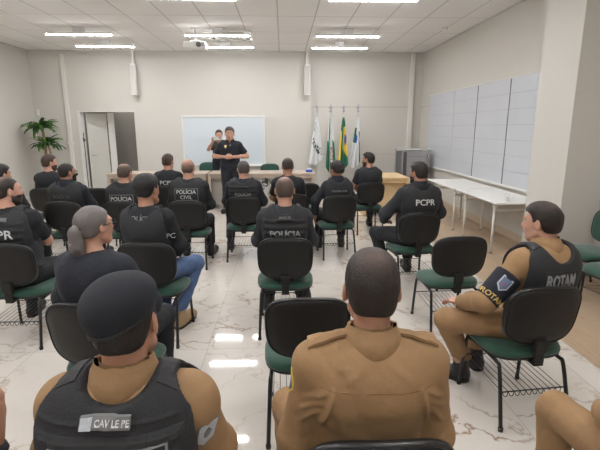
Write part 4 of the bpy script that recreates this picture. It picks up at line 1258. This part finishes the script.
def make_chair():
    t = thing('chair', 'x', 'chair')
    so = superell(.47, .44, 48, 3.4, .03)
    sf = lambda x, y, o: (x, y, .425+o-.035*max(0, (y-.08)/.14)**2-.012*(x/.23)**2-.008*max(0, (-y-.1)/.12)**2)
    link('seat', shell(so, [(.3, -.028), (.86, -.03), (.965, -.022), (1.0, -.004), (1.0, .008), (.97, .022), (.90, .030), (.6, .034), (.3, .032)], sf), M['green'], t)
    link('seat_shell', shell(so, [(.3, -.048), (.80, -.046), (.93, -.036), (.985, -.022), (.985, -.012), (.9, -.026), (.3, -.028)], sf), M['plastic'], t)
    bo = superell(.44, .355, 52, 3.3, .035)
    def bf(x, y, o):
        yy = -.245-y*math.sin(R(9))+o+.030*(1-(x/.22)**2)*-1+.03
        return (x, yy, .672+y*math.cos(R(9)))
    link('backrest', shell(bo, [(.3, .028), (.8, .026), (.92, .018), (.965, .004), (.965, -.006), (.3, -.006)], bf), M['green'], t)
    bk = link('back_shell', shell(bo, [(.3, -.030), (.7, -.030), (.88, -.026), (.955, -.018), (.985, -.006)], bf), M['plastic'], t)
    V = []; F = []; n = len(bo); prof = [(.960, -.019), (.990, -.022), (1.012, -.010), (1.008, .006), (.965, .010), (.955, -.008)]
    for sc, o in prof: V += [bf(x*sc, y*sc, o) for x, y in bo]
    for j in range(6):
        for k in range(n): F.append((j*n+k, j*n+(k+1) % n, ((j+1) % 6)*n+(k+1) % n, ((j+1) % 6)*n+k))
    me = poly_mesh(V, F); bm = bmesh.new(); bm.from_mesh(me); bmesh.ops.recalc_face_normals(bm, faces=bm.faces[:]); bm.to_mesh(me); bm.free()
    link('edge_trim', me, M['plastic_rim'], t)
    b = B()
    b.box(-.030, .030, -.256, -.240, .385, .62, .005); b.box(-.030, .030, -.255, -.05, .368, .386, .005); b.box(-.038, .038, -.266, -.236, .45, .53, .008)
    link('back_bracket', b.mesh(), M['plastic'], t)
    for sx in (-1, 1):
        b = B(); b.tube(arc([(sx*.19, .02, .368), (sx*.195, .13, .362), (sx*.200, .172, .325), (sx*.212, .20, 0.012)], 5), .0115, 10)
        l = link('leg', b.mesh(), M['black_metal'], t); b = B(); b.cyl((sx*.212, .20, 0), .0145, .022, 12); link('foot_cap', b.mesh(), M['plastic_rim'], l)
        b = B(); b.tube(arc([(sx*.19, .02, .368), (sx*.195, -.16, .362), (sx*.200, -.205, .325), (sx*.212, -.285, 0.012)], 5), .0115, 10)
        l = link('leg', b.mesh(), M['black_metal'], t); b = B(); b.cyl((sx*.212, -.285, 0), .0145, .022, 12); link('foot_cap', b.mesh(), M['plastic_rim'], l)
    b = B(); b.box(-.19, .19, .09, .115, .360, .372, .003); b.box(-.19, .19, -.12, -.095, .360, .372, .003); link('cross_bar', b.mesh(), M['black_metal'], t)
    b = B(); z0, z1 = .205, .225; ya, yb = -.225, .175
    b.tube([(-.20, yb, z1), (.20, yb, z1)], .004, 6); b.tube([(-.203, ya, z0), (.203, ya, z0)], .004, 6)
    for k in range(11):
        x = -.185+.037*k
        b.tube([(x, yb, z1), (x, ya, z0), (x+.009, ya-.006, z0-.022), (x+.0185, ya-.008, z0-.026), (x+.028, ya-.006, z0-.022), (x+.037, ya, z0)][:6 if k < 10 else 2], .0024, 5)
    link('book_basket', b.mesh(), M['black_metal'], t)
    index_children(t); return t
chair0 = make_chair(); used = False
def place_chair(x, y, rz, label, group='green seated meeting chairs'):
    global used
    if not used:
        chair0.location = (x, y, 0); chair0.rotation_euler = (0, 0, R(rz)); chair0['label'] = label; chair0['group'] = group; used = True; return chair0
    return dup(chair0, (x, y, 0), R(rz), label, group)
CH = dict(C1=(-3.41, 6.69, 0), C2=(-2.59, 5.47, 0), C3=(-1.90, 5.44, 0), C4=(-1.76, 6.86, 0), C5=(-1.15, 5.48, 0), C6=(-.51, 5.78, 0), C7=(.11, 5.98, 0), CE=(.35, 7.14, 0),
    C8=(.70, 5.84, 5), C9=(1.37, 7.2, 4), C10=(1.37, 4.65, 6), C11=(.01, 3.63, 0), C12=(-1.03, 3.52, -3), C13=(-2.10, 3.53, 0), C14=(-3.05, 4.95, 0),
    C15=(-.94, 2.33, -10), CF=(.12, 2.37, 0), CG=(1.40, 3.62, 2), C18=(1.40, 2.48, 6), CH=(-2.65, 6.66, 0), C16=(-.46, 1.13, 0), C17=(.27, 1.32, 0), C19=(1.30, 1.20, 0), C21=(-1.25, 1.0, 0))
"""CHAIRLABELS"""
CL = dict(C1='black-backed chair under the bearded man below the plant', C2='black-backed chair under the officer in black face mask and glasses',
    C3='black-backed chair under the officer with the boxed lettering left of the desk', C4='black-backed chair under the brown-haired man directly before the left desk',
    C5='black-backed chair under the bald broad officer with two-line lettering', C6='black-backed chair under the grey-haired officer below the standing man',
    C7='black-backed chair under the man in front of the right half of the desk', CE='empty chair half hidden behind the man in front of the desk',
    C8='black-backed chair under the officer with the tied black hair', C9='black-backed chair under the bearded officer below the flags',
    C10='black-backed chair under the broad officer with PCPR on the back', C11='black-backed chair under the officer in the centre of the aisle rows',
    C12='black-backed chair with green seat under the man in jeans', C13='black-backed chair with wire basket under the bearded officer at the left edge',
    C14='black-backed chair under the dark-haired man hidden at the left edge', C15='turned black-backed chair under the woman with the ponytail',
    CF='empty chair with green seat before the khaki shirt officer, in the centre', CG='empty chair with green seat left of the officer lettered ROTAM',
    C18='large black-backed chair with wire basket under the officer lettered ROTAM', CH='empty black-backed chair in the far row between the masked officer and the desk',
    C16='chair under the officer wearing the beret', C17='black chair back at the bottom edge behind the khaki shirt officer', C19='chair under the khaki figure cut off at the bottom right',
    C21='chair under the figure cut off at the bottom left')
for k, (x, y, r) in CH.items(): place_chair(x, y, r, CL[k])
place_chair(3.16, 4.36, 96, 'empty green chair against the pillar at the right edge, the farther of two')
place_chair(3.0, 3.72, 100, 'empty green chair at the right edge, the nearer of two')
place_chair(-.32, 10.45, 180, 'green chair behind the desk right of the standing man, only its top showing')
place_chair(-1.86, 10.95, 180, 'chair behind the desk beside the woman with the phone')

# ------------------------------------------------------------------ people on the chairs
def sit(k, label, **kw):
    x, y, r = CH[k]; dr = kw.pop('dr', 0); dx, dy = kw.pop('off', (0, 0))
    return person(label, (x+dx, y+dy), r+dr, **kw)
TX = lambda s, size, z, m='text_white', x=0, **k: dict(kind='text', s=s, size=size, at=(x, -.10, z), m=m, **k)
PN = lambda w, h, z, m='patch_black', x=0, **k: dict(kind='patch', w=w, h=h, at=(x, -.10, z), m=m, **k)
FR = lambda w, h, z, m='patch_border', x=0, **k: dict(kind='frame', w=w, h=h, at=(x, -.10, z), m=m, **k)

sit('C1', 'bearded man in black T-shirt seated under the plant, looking right', head=(-48, 0, 0), hair=('brown', 'short'), skin='fair', beard=True, bulk=1.05, h=.010)
sit('C2', 'officer in black face mask and glasses seated in the second row', head=(-42, 0, 0), hair=('black', 'buzz'), skin='tan', mask=True, glasses=True, tl=-.025, bulk=1.15, top='uniform', topmat='navy_cloth', sleeve='long', vest='plain', h=.010,
    texts=[PN(.26, .12, -.155), TX('POLÍCIA', .055, -.13, 'text_dim', lift=.006), TX('CIVIL', .05, -.185, 'text_dim', lift=.006)])
sit('C3', 'officer with buzzed hair and boxed white lettering POLÍCIA', head=(-14, -4, 4), hair=('buzz', 'buzz'), skin='fair', tl=-.03, bulk=1.14, vest='plain', h=.010,
    texts=[PN(.28, .10, -.145), FR(.27, .09, -.145, 'text_grey'), TX('POLÍCIA', .066, -.148)],
    arms=[None, ((.30, .12, .80), (.16, .30, .98))], hands=[None, ((-.2, .0, 1), (-.3, .5, 0))])
sit('C4', 'brown-haired man in black T-shirt lettered PCPR before the left desk', head=(-16, 0, 0), hair=('brown', 'short'), skin='fair', h=.010, off=(.02, .0),
    texts=[TX('PCPR', .085, -.165, bold=.001)])
sit('C5', 'bald broad officer with two-line lettering POLÍCIA CIVIL', head=(-4, -2, 0), hair=('bald', 'bald'), skin='fair', bulk=1.22, sleeve='long', vest='plain', h=.010, tl=.02,
    texts=[PN(.28, .145, -.155), FR(.27, .135, -.155, 'text_grey'), TX('POLÍCIA', .062, -.125), TX('CIVIL', .062, -.188)])
sit('C6', 'grey-haired officer in vest seated below the standing man', head=(8, -3, 0), hair=('grey', 'buzz'), skin='fair', bulk=1.12, sleeve='long', vest='molle', h=.010, tl=-.02, topmat='navy_cloth',
    texts=[TX('POLÍCIA', .055, -.16, 'text_grey')], arms=[((-.235, .04, .74), (-.14, .24, .64)), ((.235, .04, .74), (.14, .24, .64))],
    legs=[((-.22, .38, .50), (-.24, .36, .10)), ((.22, .38, .50), (.20, .36, .10))])
sit('C7', 'man with short black hair seated before the right half of the desk', head=(12, -14, 0), hair=('buzzdark', 'buzz'), skin='tan', bulk=1.0, off=(-.05, 0), h=.010)
sit('C8', 'officer with tied black hair, hand resting on the chair seat', head=(30, -4, 0), hair=('black', 'bun'), wom=True, skin='tan', bulk=1.05, top='uniform', topmat='navy_cloth', sleeve='long', vest='plain', h=.010, tl=-.03,
    texts=[TX('POLÍCIA CIVIL', .032, -.125, 'text_grey')], arms=[((-.28, -.0, .74), (-.27, .10, .52)), None], hands=[((0, .3, -1), (1, 0, 0)), None])
sit('C9', 'bearded officer with black hair in profile below the flags', head=(52, 0, 0), hair=('black', 'short'), skin='mid', beard=True, vest='plain', topmat='navy_cloth', h=.010, bulk=1.02)
sit('C10', 'broad officer with black hair and white lettering PCPR', off=(.03, 0), side=.02, head=(26, -2, 0), hair=('black', 'short'), skin='mid', beard=True, bulk=1.22, top='uniform', topmat='grey_cloth', sleeve='long', vest='plain', h=.009, tl=.035,
    texts=[TX('PCPR', .085, -.145, bold=.001, sx=1.05)], legs=[((-.30, .36, .50), (-.22, .30, .10)), ((.16, .42, .50), (.12, .42, .10))],
    arms=[((-.31, .03, .78), (-.24, .28, .66)), ((.30, .02, .78), (.20, .26, .66))])
sit('C11', 'officer with balding crown and vest lettered POLÍCIA in the centre aisle', head=(2, -3, 0), hair=('buzz', 'buzz'), skin='fair', bulk=1.06, top='tee', topmat='grey_cloth', sleeve='long', vest='molle', h=.008,
    texts=[PN(.235, .11, -.185), TX('POLÍCIA', .066, -.185, 'text_grey', bold=.002), dict(kind='patch', w=.15, h=.03, at=(0, -.10, -.055), m='patch_black'), TX('DHPP PR', .024, -.055, 'text_grey', lift=.006)],
    legs=[((-.15, .36, .50), (-.15, .30, .10)), ((.15, .36, .50), (.15, .30, .10))])
def denim_extra(root, j): pass
sit('C12', 'man with grey-flecked hair, blue jeans and tan boots in a black vest', off=(-.03, 0), dr=-8, head=(-14, 0, 2), hair=('greyflecked', 'medium'), skin='mid', bulk=1.0, tl=.03, sleeve='long', topmat='black_cloth', vest='plain', vestmat='vest_grey', scoop=.055, trous='jeans', boots='boot_tan', h=.008,
    legs=[((-.08, .36, .50), (-.02, .16, .10)), ((.20, .38, .50), (.14, .12, .10))],
    texts=[TX('POLÍCIA', .055, -.070, 'text_grey', on='shirt', lift=.004), dict(kind='text', s='PC', size=.06, at=(.30, -.16, -.22), m='text_white', on='shirt', dir=(-.6, .8, 0), right=(.8, .6, 0))])
sit('C13', 'bearded officer at the left edge with crossed bare forearms', head=(-44, 2, 0), hair=('buzzdark', 'buzz'), skin='fair', beard=True, bulk=1.22, vest='molle', vestmat='vest_grey', h=.008, tl=.02, off=(-.04, 0),
    arms=[((-.33, .05, .78), (-.02, .22, .76)), None], warm=[None, ((-1.965, 3.66, .77), (-2.10, 3.86, .79))], hands=[((1, .3, 0), (0, -1, 0)), ((-.8, .3, .25), (0, -1, -.3))],
    texts=[PN(.30, .11, -.165), TX('PCPR', .095, -.168, bold=.001, sx=1.05), PN(.05, .03, -.055, 'patch_border', x=.05)],
    legs=[((-.15, .40, .50), (-.16, .38, .10)), ((.20, .40, .50), (.20, .30, .10))])
sit('C14', 'dark-haired man mostly hidden behind the bearded officer at the left edge', head=(-30, 0, 0), hair=('black', 'short'), skin='mid', h=.011, off=(-.0, 0))
def pony_extra(root, j): pass
sit('C15', 'woman with greying ponytail and glasses in a dark jacket', dr=-4, off=(-.04, .0), head=(-22, 4, 0), hair=('ash', 'pony'), wom=True, skin='fair', glasses=True, bulk=1.2, topmat='navy_cloth', sleeve='long', h=.007, hs=.93, wr=.004,
    arms=[((-.25, .0, .76), (-.14, .24, .66)), ((.25, .02, .76), (.12, .26, .66))], legs=[((-.12, .40, .50), (-.14, .34, .10)), ((.10, .42, .50), (.10, .38, .10))])
def beret_texts():
    T = [dict(kind='patch', w=.115, h=.026, at=(0, -.10, -.032), m='patch_border', lift=.014, n='name_tape'), dict(kind='patch', w=.026, h=.022, at=(-.043, -.10, -.032), m='patch_silver', lift=.016, n='emblem'),
         TX('CAV LE PE', .0180, -.032, 'text_white', x=.016, lift=.019),
         FR(.27, .10, -.145, 'text_grey', lift=.008), PN(.27, .10, -.145, lift=.006), TX('POLÍCIA', .07, -.150, 'patch_red', lift=.011)]
    dr = (-.75, .66, 0); rt = (.66, .75, 0)
    at = (.262, -.085, -.150)
    T += [dict(kind='shape', pts=[(-.034, .036), (.034, .036), (.030, -.028), (0, -.055), (-.030, -.028)], at=at, m='patch_border', on='shirt', dir=dr, right=rt, n='arm_badge'),
          dict(kind='shape', pts=[(-.030, .032), (.030, .032), (.026, -.026), (0, -.049), (-.026, -.026)], at=at, m='patch_silver', on='shirt', dir=dr, right=rt, lift=.0035, n='badge_field'),
          dict(kind='shape', pts=[(-.012, .006), (0, .018), (.012, .006), (.010, -.012), (0, -.020), (-.010, -.012)], at=at, m='patch_border', on='shirt', dir=dr, right=rt, lift=.005, n='badge_emblem')]
    return T
sit('C16', 'officer in black beret, khaki shirt and black load vest in the foreground', head=(-4, 0, -3), off=(.015, 0), side=.028, hair=('black', 'beret'), skin='mid', bulk=1.16, top='uniform', topmat='khaki', sleeve='long', vest='molle', trous='khaki', h=.006, tl=.0, scoop=-.015,
    texts=beret_texts())
def k17_extra(root, j):
    N = j['N']; GS = j['GS']
    for sg in (-1, 1):
        m_ = patch_mesh(.13, .052, .004, 10, 5)
        for v in m_.vertices:
            u = (v.co.x*sg+.065)/.13
            v.co.y *= (1.1-.35*(1-u)) ; v.co.z += .004*math.sin(PI*u)
        conform(m_, GS, N+V3(sg*.135, -.01, 0), (1, 0, 0), (0, 1, 0), (0, 0, -1), .009, .2)
        link('epaulette', m_, M['khaki'], root)
    m_ = patch_mesh(.34, .0035, .0015, 24, 1); conform(m_, GS, N+V3(0, -.1, -.100), (1, 0, 0), (0, 0, 1), (0, 1, 0), .0012); link('yoke_seam', m_, M['khaki_dark'], root)
b0 = 1.12
sit('C17', 'officer in khaki shirt seen from behind, bareheaded, in the centre foreground', head=(-3, -2, 1), hair=('dark', 'short'), skin='mid', bulk=1.13, top='uniform', topmat='khaki', sleeve='long', trous='khaki', h=.006, tl=-.005, nk=.012, hs=1.06, shw=.012, wr=.0055, extra=k17_extra,
    arms=[((-.228, -.02, .68), (-.20, .20, .60)), ((.228, -.02, .68), (.20, .20, .60))],
    legs=[((-.25, .42, .49), (-.24, .36, .10)), ((.22, .42, .50), (.22, .40, .10))],
    folds=[(-.130, -.10, -.165, -.25, .016, .007), (.130, -.10, .165, -.25, .016, .007), (-.15, -.11, -.215, -.17, .012, .008), (.15, -.11, .215, -.17, .012, .008), (-.16, -.15, -.225, -.21, .012, .009), (.16, -.15, .225, -.21, .012, .009),
           (-.17, -.19, -.23, -.26, .012, .009), (.17, -.19, .23, -.27, .012, .009), (-.10, -.22, .02, -.30, .005, .02), (.10, -.24, .0, -.34, .005, .02), (-.04, -.03, -.10, -.08, .004, .01), (.04, -.03, .10, -.08, .004, .01)],
    texts=[dict(kind='shape', pts=[(-.030, .045), (.030, .045), (.030, -.03), (0, -.055), (-.030, -.03)], at=(-.34, -.0, -.13), m='patch_yellow', on='shirt', dir=(1, .1, 0), right=(.1, -1, 0)),
           dict(kind='shape', pts=[(-.022, .018), (.022, .018), (.022, -.028), (0, -.046), (-.022, -.028)], at=(-.34, -.0, -.13), m='patch_blue', on='shirt', dir=(1, .1, 0), right=(.1, -1, 0), lift=.0035, n='badge_field')])
def rotam_extra(root, j):
    S, (E_, W_) = j['SL'], j['EW'][0]
    # black sleeve band over the upper arm
    a = S+(E_-S)*.32; c = S+(E_-S)*.98
    T = [Cone(a, c, .072, .064)]
    GA = Grid.around(T+[Ell(c, (.08,)*3)], .02, .006); GA.add(T, .01, .006); GA.cut(a, a-c, .2); GA.cut(c, c-a, .2)
    link('sleeve_band', GA.mesh(), M['navy_cloth'], root)
    dn = (c-a)/np.linalg.norm(c-a); out = V3(-.72, -.69, 0); out -= dn*(out@dn); out /= np.linalg.norm(out); rt = np.cross(-out, -dn); rt = -np.cross(out, -dn)
    rt = np.cross(-dn, out)
    def put(me, m_, t, lift, nm):
        conform(me, GA, a+(c-a)*t, rt, -dn, -out, lift, .15); link(nm, me, M[m_], root)
    put(shape_patch([(-.032, .042), (.032, .042), (.032, -.02), (0, -.05), (-.032, -.02)]), 'patch_silver', .36, .002, 'arm_badge')
    put(shape_patch([(-.025, .034), (.025, .034), (.025, -.016), (0, -.041), (-.025, -.016)]), 'patch_blue', .36, .0035, 'badge_field')
    put(shape_patch([(-.010, .012), (.010, .012), (.010, -.010), (0, -.018), (-.010, -.010)]), 'patch_red', .36, .005, 'badge_emblem')
    put(text_mesh('ROTAM', .042, bold=.001), 'text_gold', .84, .004, 'lettering')
sit('C18', 'officer in khaki with black vest lettered ROTAM, seated on the right', dr=11, off=(.085, 0), head=(24, -2, 0), hair=('dark', 'short'), skin='fair', bulk=1.12, top='uniform', topmat='khaki', sleeve='long', vest='plain', vestmat='vest', trous='khaki', h=.006, tl=-.035, scoop=.035,
    warm=[((1.14, 2.34, .715), (1.10, 2.58, .615)), None], hands=[((-.1, 1, -.1), (0, 0, -1)), None],
    wleg=[((1.02, 2.58, .50), (1.20, 2.72, .10), (1.06, 2.80, .045)), ((1.30, 2.86, .50), (1.36, 2.86, .10), (1.32, 3.00, .045))],
    texts=[PN(.25, .115, -.155, 'vest_x', x=0) if False else dict(kind='patch', w=.21, h=.105, at=(-.03, -.10, -.150), m='patch_black'), TX('ROTAM', .100, -.155, 'text_grey', x=-.03, sx=.54, bold=.003)], extra=rotam_extra)
sit('C19', 'khaki-clad figure cut off at the bottom right, only a knee showing', head=(5, 0, 0), hair=('dark', 'short'), skin='mid', top='uniform', topmat='khaki', sleeve='long', trous='khaki', h=.009,
    legs=[((-.16, .42, .52), (-.16, .40, .10)), ((.18, .42, .50), (.20, .40, .10))])
sit('C21', 'figure in black cut off at the bottom left, only a hand showing', head=(0, 0, 0), hair=('dark', 'short'), skin='mid', h=.009,
    arms=[None, ((.42, .0, .74), (.475, .06, .88))], sleeve='long', hands=[None, ((.15, .2, 1), (-1, 0, 0))])

# ------------------------------------------------------------------ the standing pair
def man_extra(root, j):
    C, P, GS = j['C'], j['P'], j['GS']
    m_ = shape_patch([(-.022, .03), (.022, .03), (.026, .005), (.0, -.032), (-.026, .005)]); conform(m_, GS, C+V3(.075, .1, .07), (-1, 0, 0), (0, 0, 1), (0, -1, 0), .002)
    link('badge', m_, M['gold'], root)
    for sg in (-1, 1):
        m_ = patch_mesh(.09, .04, .004, 6, 3); conform(m_, GS, j['N']+V3(sg*.13, 0, 0), (1, 0, 0), (0, 1, 0), (0, 0, -1), .003, .2); link('epaulette', m_, M['patch_black'], root)
    m_ = patch_mesh(.018, .05, .004, 3, 4); conform(m_, GS, C+V3(-.015, .1, .10), (-1, 0, 0), (0, 0, 1), (0, -1, 0), .003); link('microphone', m_, M['patch_border'], root)
    b = B(); b.tube([P+V3(.165*math.cos(a)*1.12, .125*math.sin(a)*1.18, .085) for a in np.linspace(0, 2*PI, 25)[:-1]], .012, 8, closed=True); link('belt', b.mesh(), M['plastic'], root)
person('standing man in black police polo with a gold badge, hands clasped, before the whiteboard', (-1.05, 9.0), 180, h=.009, seated=False, bulk=1.25, head=(0, 0, 0), skin='fair', hair=('grey', 'medium'), top='uniform', topmat='navy_cloth', trous='navy_cloth', beard=False, hs=1.14, tl=.0, nk=.01,
    arms=[((-.33, -.02, 1.13), (-.07, .26, 1.13)), ((.33, -.02, 1.13), (.07, .26, 1.13))], hands=[((1, .25, 0), (0, -1, .1)), ((-1, .30, 0), (0, -1, .1))], curl=(.8, .9), extra=man_extra)
def woman_extra(root, j):
    W = j['EW'][0][1]
    pass
person('woman in black uniform holding up a phone behind the desk', (-1.46, 10.45), 180, h=.009, seated=False, bulk=1.0, wom=True, head=(8, -6, 0), skin='fair', hair=('brown', 'bun'), top='tee', topmat='navy_cloth', trous='navy_cloth', tl=-.03, zoff=-.0,
    arms=[((-.20, .16, 1.22), (-.02, .34, 1.38)), ((.24, .10, 1.20), (.10, .33, 1.38))], hands=[((.3, .5, 1), (0, 1, 0)), ((-.3, .5, 1), (0, 1, 0))], vest='thin')
t = thing('mobile_phone', 'pale mobile phone held up by the woman behind the desk', 'phone', (-1.46, 10.035, 1.455), R(180))
b = B(); b.box(-.075, .075, -.004, .004, -.037, .037, .0035, seg=2); link('case', b.mesh(), M['phone'], t)
b = B(); b.box(-.071, .071, -.0048, -.0038, -.033, .033); link('screen', b.mesh(), M['patch_black'], t)
b = B(); b.box(-.068, -.042, .0035, .0065, .008, .032, .002); link('camera_bump', b.mesh(), M['dark_grey'], t)

# ------------------------------------------------------------------ light
w = bpy.data.worlds.new('world'); SC.world = w; w.use_nodes = True
w.node_tree.nodes['Background'].inputs[0].default_value = (.8, .85, .9, 1); w.node_tree.nodes['Background'].inputs[1].default_value = .3
SC.view_settings.view_transform = 'Standard'; SC.view_settings.look = 'None'; SC.view_settings.gamma = 1; SC.view_settings.use_curve_mapping = False
SC.view_settings.exposure = 0.78
